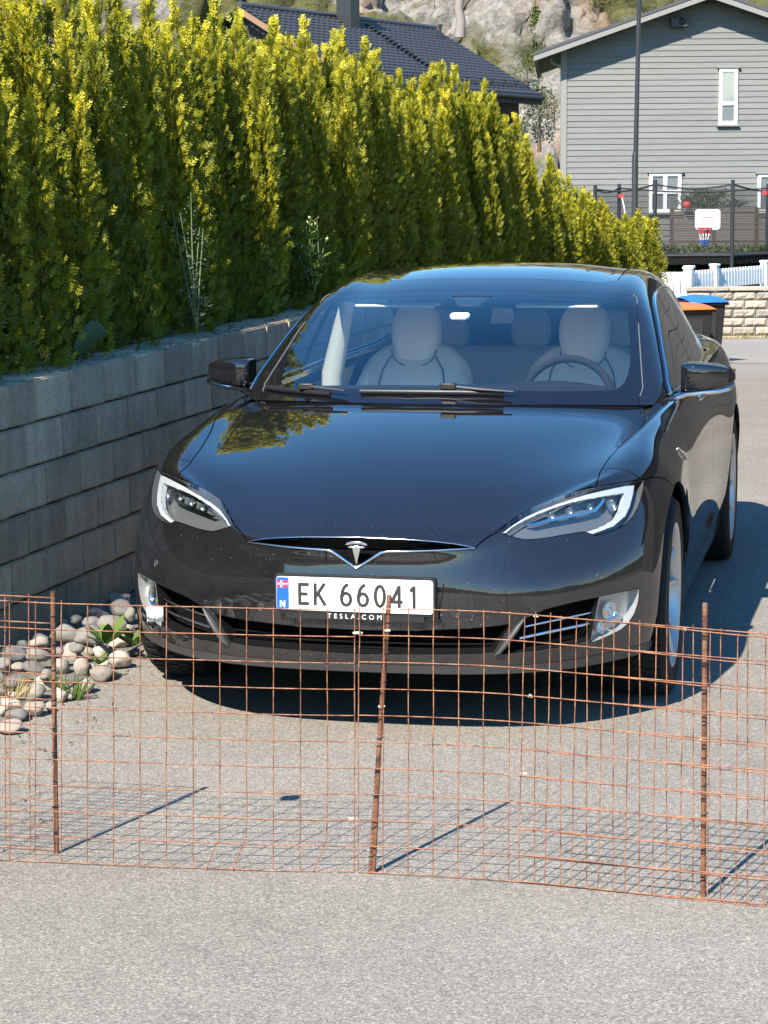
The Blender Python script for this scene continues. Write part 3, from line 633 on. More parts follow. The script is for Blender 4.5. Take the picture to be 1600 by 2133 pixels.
MB().tube([(0, 0, -.3), (.05, 0, 20*k_), (-.05, 0, 45*k_), (.1, 0, 90*k_)], [11*k_, 10*k_, 9*k_, 7*k_], 9).build('trunk', pm('weathered_bark', (.22, .19, .17), .9), o)
MB().tube([(.03, 0, 38*k_), (20*k_, 0, 62*k_), (34*k_, 0, 92*k_)], [5*k_, 3.4*k_, 2*k_], 7).build('branch', M_BARK, o)

# ================================================================== garden: trampoline, screen, hoop
gz_g = atY(1500, 575, 52)[2]
tag(MB().add([(9.0, 48.6, gz_g-.05), (40, 48.6, gz_g-.05), (40, 84, gz_g+.2), (-6, 84, gz_g+.2), (-6, 52, gz_g-.05)], [(0,1,2,3,4)]).build('lawn', pm('lawn_green', (.05, .07, .02), .9)), kind='structure')
def net_mat():
    m, n, l, b = new_mat('net'); b.inputs['Base Color'].default_value = (.012, .012, .014, 1); b.inputs['Roughness'].default_value = .7
    tr = n.new('ShaderNodeBsdfTransparent'); mx = n.new('ShaderNodeMixShader'); mx.inputs[0].default_value = .36
    l.new(tr.outputs[0], mx.inputs[1]); l.new(b.outputs[0], mx.inputs[2]); l.new(mx.outputs[0], n['Material Output'].inputs[0]); return m
M_NET = net_mat(); M_RED = pm('red_plastic', (.55, .03, .03), .5)
YT = 51.0; ctr = atY(1470, 392, 53); tr_ = empty('trampoline', (ctr[0], ctr[1], gz_g), 0, 'garden trampoline with black safety net and slim poles', 'trampoline'); tro = Vector(tr_.location)
def at_(mb, nm, mat, par=tr_, **k):
    mb.v = [tuple(Vector(v)-tro) for v in mb.v]; return mb.build(nm, mat, par, **k)
poles = [(1240, 390, 53.0), (1365, 380, 51.2), (1527, 380, 51.2), (1650, 390, 53.0), (1600, 388, 55.2), (1290, 388, 55.2)]
tops = [np.array(atY(*q)) for q in poles]
for q, tpt in zip(poles, tops):
    at_(MB().tube([(tpt[0], tpt[1], gz_g), tuple(tpt + (0, 0, .06))], .045, 8), 'pole', M_DARKM)
for i in range(6):
    A, B = tops[i], tops[(i+1) % 6]; P = []
    for t in np.linspace(0, 1, 9): P.append(A + (B-A)*t - np.array((0, 0, .10*math.sin(math.pi*t) + .04)))
    at_(MB().tube(P, .022, 6), 'top_rope', M_DARKM)
    low = [np.array((p[0], p[1], gz_g+.30)) for p in P]
    at_(MB().add(P + low, [(k, k+1, 9+k+1, 9+k) for k in range(8)]), 'net', M_NET)
    at_(MB().tube([low[0] + (0, 0, .2), low[-1] + (0, 0, .2)], .03, 8), 'frame_tube', M_DARKM)
at_(MB().add([(tpt[0], tpt[1], gz_g+.50) for tpt in tops], [(0,1,2,3,4,5)]), 'mat', M_DARKM)
for k, (px, py, Y) in enumerate(((1294, 408, 52.0), (1593, 401, 51.9))):
    c = np.array(atY(px, py, Y)); at_(MB().box(tuple(c-(.055,.02,.04)), tuple(c+(.055,.02,.04))), 'red_tag', M_RED)
c0, c1 = atY(1296, 412, 51.9), atY(1303, 450, 51.9); at_(MB().tube([c0, atY(1300, 430, 51.9), c1], .014, 6), 'white_strap', M_WHITE)
YS2 = 57.0; sc0 = atY(1397, 433, YS2); scr = empty('slatted_screen', (sc0[0], YS2, gz_g), 0, 'weathered horizontal slat screen behind the trampoline net', 'fence'); sco = Vector(scr.location)
M_SLAT = board_mat('weathered_slat', (.12, .092, .075))
x0, x1 = atY(1397, 433, YS2)[0], atY(1680, 433, YS2)[0]; zt, zb = atY(1397, 433, YS2)[2], atY(1397, 528, YS2)[2]; ns = 19; hs = (zt-zb)/ns
smesh = MB().box((0, -.02, 0), (x1-x0, .02, hs*.64)).mesh('slat', M_SLAT)
for k in range(ns):
    o = link(bpy.data.objects.new('slat', smesh), scr); o.location = (rng.uniform(-.02, .02), rng.uniform(-.008, .008), zb + k*hs - sco.z)
for k in range(4): o = MB().box((k*(x1-x0)/3.2, .02, 0), (k*(x1-x0)/3.2+.09, .11, zt-sco.z)).build('post', M_DWOOD, scr)
b0 = atY(1474, 457, 54.5); bh = empty('basketball_hoop', (b0[0], b0[1], gz_g), 0, 'white basketball backboard with red hoop and net behind the trampoline net', 'basketball hoop'); bho = Vector(bh.location); k_ = 54.5/CF
MB().prism(rrect(52*k_, 42*k_, 7*k_), .04, Matrix(((1,0,0,0),(0,0,-1,0),(0,1,0,b0[2]-bho.z),(0,0,0,1)))).build('backboard', M_WHITE, bh)
fr = MB()
for lo, hi in (((-12,-9),(-11,5)),((11,-9),(12,5)),((-11,4),(11,5)),((-11,-9),(11,-8))): fr.box((lo[0]*k_, -.052, b0[2]-bho.z+lo[1]*k_), (hi[0]*k_, -.043, b0[2]-bho.z+hi[1]*k_))
fr.build('target_square', pm('pale_red', (.60, .35, .33), .6), bh)
zr_ = b0[2]-bho.z - 17*k_; rc_ = -.05 - 15*k_; cxh = -8*k_
MB().tube([(cxh + 15*k_*math.cos(2*math.pi*q/24), rc_ + 15*k_*math.sin(2*math.pi*q/24), zr_) for q in range(25)], .012, 6, cap=False).build('hoop', M_RED, bh)
for j in range(12):
    a = 2*math.pi*j/12; nm_ = MB()
    pts = [(cxh + r*k_*math.cos(a + d), rc_ + r*k_*math.sin(a + d), zr_ - h*k_) for r, h, d in ((15, 0, 0), (12, 12, .2), (9, 24, .0), (8, 36, .2))]
    nm_.tube(pts[:2], .011, 5); nm_.build('net_cord', M_RED, bh); MB().tube(pts[1:3], .011, 5).build('net_cord', M_WHITE, bh); MB().tube(pts[2:], .011, 5).build('net_cord', pm('blue_cord', (.03, .10, .45), .6) if j == 0 else bpy.data.materials['blue_cord'], bh)
MB().tube([(0, .12, 0), (0, .12, b0[2]-bho.z)], .05, 10).build('pole', M_DARKM, bh)
c = atY(1431, 433, 56.8); k_ = 56.8/CF
rb = MB().lathe([(.0005, 0), (9*k_, 0), (6*k_, 13*k_), (.0005, 13.5*k_)], o=(0, 0, 0), n=20).build('bucket', M_RED); rb.location = tuple(c); tag(rb, 'small red bucket standing on top of the slatted screen', 'bucket')
for k in range(5): bush(1390 + 62*k, 566, 46, 46, 53.5 + (k % 2)*.8, M_DKBUSH, 'low dark shrub in the row behind the white picket fence', 50+k, 2600, False, .75, 'dark shrubs behind the picket fence')
bush(1480, 436, 62, 36, 58.2, M_DKBUSH, 'dark rounded bush above the slatted screen', 60, 2200, False, .5)

# ================================================================== garden wall, picket fence, bins
M_GBLK = stone_mat('split_block', (.25, .215, .175), (.38, .335, .28)); YW = Y_WALL
w0 = atY(1432, 706, YW); gw = empty('garden_wall', (w0[0], YW, gz(YW)), 0, 'beige split-stone block garden wall with cap course by the street', 'wall')
hc = 18.2*YW/CF; bl = 47.5*YW/CF
def split_block(seed, L, H, D=.2):
    g = np.random.default_rng(seed); nx, nz = 9, 5; vs = []
    for j in range(nz):
        for i in range(nx):
            edge = i in (0, nx-1) or j in (0, nz-1); vs.append((L*i/(nx-1), 0.0 if edge else -.022 - .022*g.random(), H*j/(nz-1)))
    n0 = len(vs); vs += [(0, D, 0), (L, D, 0), (L, D, H), (0, D, H)]
    fs = [(j*nx+i, j*nx+i+1, (j+1)*nx+i+1, (j+1)*nx+i) for j in range(nz-1) for i in range(nx-1)]
    fs += [(n0+1, n0, n0+3, n0+2), (n0+3, (nz-1)*nx, nz*nx-1, n0+2), (n0, 0, (nz-1)*nx, n0+3), (n0+1, n0+2, nz*nx-1, nx-1)]
    return MB().add(vs, fs, False).mesh('block', M_GBLK)
SB = [split_block(k, bl-.014, hc-.014) for k in range(4)]; ztop = atY(1432, 607, YW)[2]; nc = int((ztop - gz(YW))/hc)+1
for j in range(nc):
    for i in range(14):
        x = (i - (.5 if j % 2 else 0))*bl
        if x < -.01: continue
        o = link(bpy.data.objects.new('block', SB[rng.randrange(4)]), gw); o.location = (x, 0, ztop - (j+1)*hc - gz(YW))
for i in range(8): o = MB().box((i*bl*1.9 - .04, -.05, ztop-gz(YW)+.004), ((i+1)*bl*1.9 - .052, .25, atY(1432, 598, YW)[2]-gz(YW))).build('cap_stone', M_GBLK, gw, bevel=.015)
MB().box((0, .03, 0), (14*bl, .2, ztop-gz(YW)-.01)).build('wall_core', pm('mortar', (.16, .15, .13), .95), gw)
def picket(h, w=.075, t=.022):
    return MB().prism([(-w/2, 0), (w/2, 0)] + [(w/2*math.cos(a), h - w/2 + w/2*math.sin(a)) for a in np.linspace(0, math.pi, 9)], t, Matrix(((1,0,0,0),(0,0,-1,0),(0,1,0,0),(0,0,0,1)))).mesh('picket', M_WHITE)
def picket_fence(a, b, h, pitch, w, lab, rails, posts):
    a, b = np.array(a, float), np.array(b, float); d = b-a; L = np.linalg.norm(d[:2]); rz = math.atan2(d[1], d[0])
    f = empty('picket_fence', tuple(a), rz, lab, 'fence'); pmh = picket(h, w); n_ = int(L/pitch); slope = d[2]/L
    for k in range(n_+1): o = link(bpy.data.objects.new('picket', pmh), f); o.location = (k*pitch, 0, slope*k*pitch)
    for z in rails: MB().add([(-.02, .0, z), (L+.02, .0, z+slope*L), (L+.02, .04, z+slope*L), (-.02, .04, z), (-.02, .0, z+.11), (L+.02, .0, z+.11+slope*L), (L+.02, .04, z+.11+slope*L), (-.02, .04, z+.11)], [(0,3,2,1),(4,5,6,7),(0,1,5,4),(1,2,6,5),(2,3,7,6),(3,0,4,7)]).build('rail', M_WHITE, f)
    for s in posts: MB().box((s*L-.065, -.05, -.3), (s*L+.065, .08, h+.05+slope*s*L)).box((s*L-.08, -.065, h+.05+slope*s*L), (s*L+.08, .095, h+.09+slope*s*L)).build('post', M_WHITE, f, bevel=.01)
    return f
F0 = np.array(atY(1437, 604, YW+.25)); ztp = atY(1437, 564, YW+.25)[2]
Fe = np.array(atY(1640, 590, YW+3.6)); Fe[2] = F0[2]; hF = ztp - F0[2]
picket_fence(F0, Fe, hF, .118, .078, 'white picket fence standing on the beige block wall', (.02,), (.0, .245, .76))
G0 = np.array(atY(1340, 640, YW+.1)); G1 = np.array(atY(1432, 640, YW+.1)); zg = atY(1400, 566, YW+.1)[2]
picket_fence(G0, G1, zg-G0[2], 14*YW/CF, .098, 'white picket gate section left of the beige block wall', (.12, .50), (.99,))
def bin_(loc, rz, lid_mat, lab, h=1.0, w=.44, d=.50):
    o = empty('wheelie_bin', loc, rz, lab, 'bin'); x0, x1, y0, y1 = -w/2, w/2, -d/2, d/2; t = .82
    M_BIN = bpy.data.materials.get('bin_black') or pm('bin_black', (.018, .018, .02), .5)
    MB().add([(x0*t, y0*t, .06), (x1*t, y0*t, .06), (x1*t, y1*t, .06), (x0*t, y1*t, .06), (x0, y0, h*.92), (x1, y0, h*.92), (x1, y1, h*.92), (x0, y1, h*.92)], [(0,3,2,1),(0,1,5,4),(1,2,6,5),(2,3,7,6),(3,0,4,7)]).build('bin_body', M_BIN, o, bevel=.02)
    MB().box((x0-.025, y0-.03, h*.90), (x1+.025, y1+.02, h*.945)).build('rim', M_BIN, o, bevel=.01)
    ld = MB(); P = []
    for j, (yy, zz) in enumerate(((y0-.05, h*.948), (y0-.04, h*.965), (y0+.08, h*1.0), (0, h*1.03), (y1-.06, h*1.03), (y1+.05, h*.99), (y1+.06, h*.95))):
        for xx, dz in ((x0-.035, -.022), (x0+.05, 0), (0, .012), (x1-.05, 0), (x1+.035, -.022)): P.append((xx, yy, zz + (dz if 0 < j < 6 else 0)))
    ld.add(P, [(j*5+i, j*5+i+1, (j+1)*5+i+1, (j+1)*5+i) for j in range(6) for i in range(4)], True); ld.build('lid', lid_mat, o)
    MB().tube([(x0+.05, y1+.07, h*.90), (x0+.05, y1+.11, h*.93), (x1-.05, y1+.11, h*.93), (x1-.05, y1+.07, h*.90)], .016, 8).build('handle', M_BIN, o)
    fp = MB().box((-w*.22, y0*.93-.012, h*.30), (w*.22, y0*.98+.02, h*.80)); fp.build('front_panel', pm('bin_panel', (.035, .035, .037), .35) if 'bin_panel' not in bpy.data.materials else bpy.data.materials['bin_panel'], o, bevel=.03)
    for s in (-1, 1): MB().lathe([(.02, -.03), (.10, -.03), (.10, .03), (.02, .03)], o=(s*w*.42, y1*.9, .10), axis='x', n=20, closed=True).build('wheel', M_BIN, o)
    return o
YB = 27.0; zl = gz(YB); pb = atY(1447, 640, YB); pb2 = atY(1462, 625, YB+1.0)
hb1 = atY(1447, 636, YB)[2] - gz(YB); hb2 = atY(1470, 619, YB+1.0)[2] - gz(YB+1.0)
bin_((atY(1433, 640, YB)[0], YB, gz(YB)), .30, pm('orange_lid', (.75, .13, .02), .4), 'black wheelie bin with orange lid behind the car', hb1)
bin_((atY(1456, 640, YB+1.0)[0], YB+.80, gz(YB+1.0)), .30, pm('blue_lid', (.02, .13, .50), .4), 'black wheelie bin with blue lid behind the orange one', hb2)
def gpl(g, k):
    x = g.random()*9; y = YW - .04 - abs(g.normal(0, .14)); return (w0[0] + x, y, gz(y)), np.array((g.normal(0, .6), -.35+g.normal(0, .4), 1.0)), g.normal(0, 1, 3), .06+.16*g.random()**2
vg = leaves('verge_grass', None, 2600, gpl, M_DRY, BLADE, 70); tag(vg, 'strip of dry grass along the foot of the block wall', 'grass', kind='stuff')
# ================================================================== the parked car
CARA, CARX, CARD = 0.2172998, -0.0932036, 7.140559      # yaw and place of the nose on the driveway
car = empty('parked_car', (CARX, CARD, 0), -CARA, 'dark grey five-door electric liftback parked nose-on behind the rusty mesh', 'car')
def c_ray(px, py):
    r = pray(px, py); o = CAMP - np.array([CARX, CARD, 0]); c, s = math.cos(CARA), math.sin(CARA)
    f = lambda v: Vector((v[0]*c - v[1]*s, v[0]*s + v[1]*c, v[2]))
    return f(o), f(r).normalized()

# ---- materials
def paint_mat():
    m, n, l, b = new_mat('car_paint')
    b.inputs['Metallic'].default_value = 0.0; b.inputs['Roughness'].default_value = 0.45; b.inputs['Specular IOR Level'].default_value = 0.0
    b.inputs['Coat Weight'].default_value = 1.0; b.inputs['Coat Roughness'].default_value = 0.015; b.inputs['Coat IOR'].default_value = 1.8
    dust = noise_node(n, l, 9, 6, 0.7); spk = noise_node(n, l, 170, 2, 0.5)
    tc = n.new('ShaderNodeTexCoord'); sep = n.new('ShaderNodeSeparateXYZ'); l.new(tc.outputs['Object'], sep.inputs[0])
    low = n.new('ShaderNodeMapRange'); low.inputs[1].default_value = 0.75; low.inputs[2].default_value = 0.15; l.new(sep.outputs[2], low.inputs[0])
    r1 = ramp(n, l, dust.outputs[0], [(0.35, (0, 0, 0)), (0.8, (1, 1, 1))])
    mul = n.new('ShaderNodeMath'); mul.operation = 'MULTIPLY'; l.new(r1.outputs[0], mul.inputs[0]); l.new(low.outputs[0], mul.inputs[1])
    m2 = n.new('ShaderNodeMath'); m2.operation = 'MULTIPLY_ADD'; l.new(mul.outputs[0], m2.inputs[0]); m2.inputs[1].default_value = 0.10; m2.inputs[2].default_value = 0.004
    col = mix(n, l, m2.outputs[0], (0.0075, 0.0070, 0.0085), (0.20, 0.175, 0.15))
    sr = ramp(n, l, spk.outputs[0], [(0.745, (0, 0, 0)), (0.76, (1, 1, 1))])          # specks: dead insects and grit on the nose
    nose = n.new('ShaderNodeMapRange'); nose.inputs[1].default_value = 0.40; nose.inputs[2].default_value = 0.0; l.new(sep.outputs[1], nose.inputs[0])
    m3 = n.new('ShaderNodeMath'); m3.operation = 'MULTIPLY'; l.new(sr.outputs[0], m3.inputs[0]); l.new(nose.outputs[0], m3.inputs[1])
    col = mix(n, l, m3.outputs[0], col, (0.45, 0.40, 0.33))
    l.new(col, b.inputs['Base Color'])
    rr = n.new('ShaderNodeMath'); rr.operation = 'MULTIPLY_ADD'; l.new(mul.outputs[0], rr.inputs[0]); rr.inputs[1].default_value = 0.07; rr.inputs[2].default_value = 0.008
    l.new(rr.outputs[0], b.inputs['Coat Roughness'])
    return m
M_PAINT = paint_mat()
M_BLACK = pm('black_void', (0.004, 0.004, 0.004), 0.9, spec=0.1)
M_BPLAST = pm('black_plastic', (0.012, 0.012, 0.013), 0.45)
M_GPLAST = pm('dark_grey_plastic', (0.045, 0.043, 0.043), 0.5)
M_GLOSSBLK = pm('gloss_black', (0.006, 0.006, 0.008), 0.04, coat=0.6)
M_CHROME = pm('chrome', (0.72, 0.72, 0.73), 0.10, 1.0)
M_RUBBER = pm('rubber', (0.014, 0.014, 0.014), 0.75, spec=0.25)
M_RIM = pm('rim_silver', (0.56, 0.54, 0.52), 0.35, 0.5)
M_DISC = pm('brake_disc', (0.30, 0.29, 0.28), 0.4, 0.9)
M_REFL = pm('lamp_reflector', (0.38, 0.39, 0.40), 0.18, 0.9)
M_HOUS = pm('lamp_housing_grey', (0.17, 0.17, 0.172), 0.3, 0.5)
M_DRL = pm('light_guide_white', (0.42, 0.44, 0.45), 0.25, spec=0.6)
M_SEAT = pm('seat_leather', (0.70, 0.66, 0.60), 0.5)
M_TRIM = pm('cabin_trim_cream', (0.66, 0.62, 0.55), 0.7)
M_DASH = pm('dash_black', (0.016, 0.016, 0.018), 0.8, spec=0.15)
def glass_mat(name, tint, ior=1.45, rough=0.0, boost=1.0):
    m, n, l, b = new_mat(name); n.remove(b)
    tr = n.new('ShaderNodeBsdfTransparent'); tr.inputs[0].default_value = rgb(*tint)
    gl = n.new('ShaderNodeBsdfGlossy'); gl.inputs['Roughness'].default_value = rough; gl.inputs[0].default_value = (1, 1, 1, 1)
    fr = n.new('ShaderNodeFresnel'); fr.inputs[0].default_value = ior
    geo = n.new('ShaderNodeNewGeometry')
    # the same reflectance from both sides of a single sheet
    ml = n.new('ShaderNodeMath'); ml.operation = 'MULTIPLY'; ml.use_clamp = True; l.new(fr.outputs[0], ml.inputs[0]); ml.inputs[1].default_value = boost
    inv = n.new('ShaderNodeMath'); inv.operation = 'SUBTRACT'; inv.inputs[0].default_value = 1.0; l.new(geo.outputs['Backfacing'], inv.inputs[1])
    mm = n.new('ShaderNodeMath'); mm.operation = 'MULTIPLY'; l.new(ml.outputs[0], mm.inputs[0]); l.new(inv.outputs[0], mm.inputs[1])
    mx = n.new('ShaderNodeMixShader'); l.new(mm.outputs[0], mx.inputs[0]); l.new(tr.outputs[0], mx.inputs[1]); l.new(gl.outputs[0], mx.inputs[2])
    l.new(mx.outputs[0], n['Material Output'].inputs[0]); return m
M_GLASS = glass_mat('windscreen_glass', (0.88, 0.93, 0.93), 1.6, boost=1.7)
M_SGLASS = glass_mat('side_glass', (0.42, 0.46, 0.45), 1.55, boost=1.6)
M_LENS = glass_mat('lamp_lens', (0.90, 0.92, 0.92), 1.5, boost=1.3)

# ---- cage of the lower body (one half; x outwards, y backwards, z up)
_F = [[(0,.030,.662),(.21,.037,.662),(.405,.095,.672),(.575,.240,.738),(.722,.398,.796),(.835,.560,.806)],
      [(0,.018,.605),(.21,.025,.605),(.415,.072,.610),(.597,.205,.655),(.755,.362,.682),(.882,.540,.715)],
      [(0,.003,.520),(.21,.010,.520),(.42,.046,.522),(.612,.130,.543),(.776,.284,.567),(.905,.485,.595)],
      [(0,.000,.440),(.21,.007,.440),(.42,.042,.440),(.616,.118,.445),(.781,.268,.460),(.912,.467,.480)],
      [(0,.004,.365),(.21,.011,.365),(.42,.045,.365),(.616,.122,.365),(.781,.268,.370),(.912,.466,.380)],
      [(0,.008,.292),(.21,.015,.292),(.42,.050,.292),(.612,.130,.292),(.776,.277,.296),(.905,.474,.302)],
      [(0,.032,.226),(.21,.038,.226),(.42,.072,.226),(.602,.152,.226),(.765,.300,.227),(.892,.490,.232)]]
_T = [[(0,.15,.722),(.21,.155,.720),(.41,.20,.720),(.585,.335,.768),(.735,.490,.824),(.857,.655,.836)],
      [(0,.36,.798),(.21,.365,.795),(.42,.39,.788),(.60,.485,.812),(.745,.615,.850),(.868,.770,.864)],
      [(0,.62,.868),(.22,.625,.864),(.43,.64,.852),(.61,.70,.855),(.75,.79,.876),(.864,.905,.890)],
      [(0,.92,.928),(.22,.923,.924),(.44,.94,.911),(.62,.97,.899),(.755,1.01,.904),(.856,1.06,.914)],
      [(0,1.20,.970),(.22,1.20,.966),(.44,1.21,.953),(.62,1.22,.939),(.762,1.24,.932),(.862,1.26,.935)],
      [(0,1.48,.998),(.22,1.48,.994),(.44,1.48,.982),(.62,1.49,.966),(.77,1.50,.954),(.870,1.52,.952)],
      [(0,1.80,.985),(.22,1.80,.985),(.44,1.80,.982),(.62,1.80,.974),(.78,1.80,.966),(.878,1.80,.964)]]
for y, x5, z5 in ((2.2,.885,.972),(2.7,.888,.982),(3.2,.893,.994),(3.6,.900,1.006),(3.95,.893,1.014),(4.3,.862,1.020),(4.6,.800,1.020),(4.85,.70,1.01)):
    zc = z5 if y < 4.3 else z5 + .02
    _T.append([(x5*s, y + (.06*(1-s*s) if y > 4.7 else 0), zc + (z5-zc)*s*s) for s in (0,.25,.5,.7,.87,1)])
_S = [None,
      [(.920,.64,.72),(.940,.635,.60),(.945,.63,.48),(.940,.63,.38),(.930,.635,.30),(.910,.64,.232)],
      [(.945,.765,.735),(.962,.765,.61),(.966,.765,.49),(.961,.765,.385),(.951,.765,.30),(.925,.765,.230)],
      [(.953,.905,.75),(.974,.91,.62),(.978,.91,.50),(.973,.91,.39),(.962,.91,.30),(.932,.91,.225)],
      [(.950,1.06,.765),(.972,1.06,.63),(.976,1.06,.50),(.970,1.06,.39),(.957,1.06,.30),(.930,1.06,.22)],
      [(.938,1.26,.795),(.961,1.26,.655),(.965,1.26,.52),(.957,1.26,.40),(.941,1.26,.30),(.926,1.26,.21)],
      [(.930,1.52,.83),(.949,1.52,.68),(.952,1.52,.54),(.941,1.52,.41),(.926,1.52,.30),(.921,1.52,.20)],
      [(.934,1.80,.85),(.952,1.80,.70),(.953,1.80,.55),(.939,1.80,.41),(.924,1.80,.30),(.921,1.80,.20)]]
for y, xs, zs in ((2.2,(.938,.955,.955,.940,.925,.923),(.86,.71,.56,.42,.30,.20)),(2.7,(.940,.956,.956,.941,.926,.924),(.865,.715,.56,.42,.30,.20)),
                  (3.2,(.945,.962,.963,.950,.932,.926),(.87,.72,.565,.42,.30,.20)),(3.6,(.952,.974,.980,.973,.955,.938),(.878,.73,.575,.43,.31,.215)),
                  (3.95,(.950,.978,.986,.980,.964,.944),(.885,.735,.58,.43,.31,.225)),(4.3,(.928,.960,.969,.961,.945,.92),(.885,.735,.585,.44,.32,.235)),
                  (4.6,(.868,.902,.916,.910,.893,.86),(.885,.74,.59,.45,.33,.255)),(4.85,(.775,.805,.822,.820,.80,.765),(.885,.745,.60,.46,.345,.275))):
    _S.append([(x, y, z) for x, z in zip(xs, zs)])
class Cage:
    def __init__(s): s.v = []; s.key = {}; s.f = []
    def p(s, q):
        k = tuple(round(c, 5) for c in q)
        if k not in s.key: s.key[k] = len(s.v); s.v.append(k)
        return s.key[k]
    def grid(s, rows):
        for a, b in zip(rows[:-1], rows[1:]):
            for i in range(len(a)-1):
                f = []
                for q in (a[i], a[i+1], b[i+1], b[i]):
                    q = s.p(q)
                    if q not in f: f.append(q)
                s.f.append(tuple(f))
def mirror_rows(rows): return [[(-p[0], p[1], p[2]) for p in r] for r in rows]
def subdivide(cage, levels, fit=3):
    """Catmull-Clark limit mesh whose cage is nudged so that the surface passes near the given points"""
    T = np.array(cage.v); P = T.copy()
    me = bpy.data.meshes.new('cage'); me.from_pydata(cage.v, [], cage.f)
    bm = bmesh.new(); bm.from_mesh(me); bmesh.ops.recalc_face_normals(bm, faces=bm.faces); bm.to_mesh(me); bm.free()
    ob = bpy.data.objects.new('cage', me); COL.objects.link(ob)
    sub = ob.modifiers.new('s', 'SUBSURF'); sub.use_limit_surface = True; sub.boundary_smooth = 'PRESERVE_CORNERS'
    def ev(lv):
        sub.levels = lv; sub.render_levels = lv
        me.vertices.foreach_set('co', P.ravel()); me.update()
        dg = bpy.context.evaluated_depsgraph_get(); dg.update()
        return bpy.data.meshes.new_from_object(ob.evaluated_get(dg))
    for _ in range(fit):
        m1 = ev(1); q = np.empty(len(m1.vertices)*3); m1.vertices.foreach_get('co', q); L = q.reshape(-1, 3)[:len(T)]
        P += 0.9*(T - L); bpy.data.meshes.remove(m1)
    out = ev(levels)
    bpy.data.objects.remove(ob); return out
def body_cage():
    c = Cage()
    for sgn in (0, 1):
        mr = mirror_rows if sgn else (lambda r: r)
        rear = []
        for k in range(7):
            if k == 0: rear.append(_T[-1])
            else:
                q = _S[-1][k-1]; yb = (5.0, 4.985, 4.98, 4.985, 4.97, 4.95)[k-1]
                rear.append([(q[0]*s, q[1] + (yb-q[1])*(1-s**2.5), q[2]) for s in (0,.25,.5,.7,.87,1)])
        c.grid(mr(_F)); c.grid(mr([_F[0]] + _T)); c.grid(mr(rear))
        side = [[_F[k][5] for k in range(7)]]
        for j in range(1, len(_S)): side.append([_T[j-1][5]] + _S[j])
        c.grid(mr(side))
    return c
# ---- cage of the glasshouse
_GC = [(1.29,.985),(1.54,1.112),(1.78,1.222),(2.01,1.310),(2.24,1.376),(2.60,1.438),(2.95,1.460),(3.35,1.443),(3.75,1.380),(4.15,1.275),(4.5,1.145),(4.76,1.045)]
_GR = [(.805,1.62,.962),(.784,1.79,1.068),(.753,1.98,1.174),(.717,2.18,1.273),(.682,2.39,1.345),(.656,2.70,1.390),(.646,3.03,1.402),(.640,3.40,1.385),(.630,3.76,1.325),(.625,4.10,1.225),(.635,4.45,1.105),(.65,4.70,1.03)]
_GB = [(.805,1.62,.962),(.858,1.88,.955),(.872,2.14,.960),(.876,2.38,.964),(.878,2.60,.968),(.880,2.82,.972),(.876,3.07,.980),(.858,3.42,.990),(.825,3.77,1.000),(.78,4.10,1.008),(.735,4.45,1.01),(.69,4.74,1.00)]
def house_cage():
    c = Cage()
    top = []; side = []
    for (yc, zc), r, b in zip(_GC, _GR, _GB):
        row = []
        for s in (0, .3, .57, .8, 1):
            t = s**2.2
            row.append((r[0]*s, yc + (r[1]-yc)*t, zc + (r[2]-zc)*s**2.6))
        row[-1] = r; top.append(row)
        m1 = tuple(r[i] + (b[i]-r[i])*.36 + (.020 if i == 0 and r != b else 0) for i in range(3))
        m2 = tuple(r[i] + (b[i]-r[i])*.70 + (.018 if i == 0 and r != b else 0) for i in range(3))
        side.append([r, m1, m2, b] if r != b else [r, r, r, r])
    for mr in ((lambda r: r), mirror_rows):
        c.grid(mr(top)); c.grid(mr(side))
    return c
body_me = subdivide(body_cage(), 4); house_me = subdivide(house_cage(), 4)
def bvh_of(me):
    V = [v.co.copy() for v in me.vertices]; Pn = [tuple(p.vertices) for p in me.polygons]
    return BVHTree.FromPolygons(V, Pn), V, Pn, [v.normal.copy() for v in me.vertices]
class Surf:
    def __init__(s, me):
        bm = bmesh.new(); bm.from_mesh(me); bmesh.ops.recalc_face_normals(bm, faces=bm.faces)
        ctr = sum((v.co for v in bm.verts), Vector())/len(bm.verts)
        f = max(bm.faces, key=lambda f: f.calc_center_median().z)
        if f.normal.z < 0: bmesh.ops.reverse_faces(bm, faces=bm.faces)
        bm.normal_update(); bm.to_mesh(me); bm.free()
        s.me = me; s.bvh, s.V, s.P, s.N = bvh_of(me)
    def normal(s, p):
        co, nrm, i, d = s.bvh.find_nearest(p)
        ws = poly_3d_calc([s.V[k] for k in s.P[i]], co); w = Vector((0, 0, 0))
        for k, q in zip(s.P[i], ws): w += s.N[k]*q
        return w.normalized()
    def hit(s, px, py):
        o, d = c_ray(px, py); co, nrm, i, t = s.bvh.ray_cast(o, d)
        return co
BODY = Surf(body_me); HOUSE = Surf(house_me)
body_lo = subdivide(body_cage(), 3); house_lo = subdivide(house_cage(), 3)

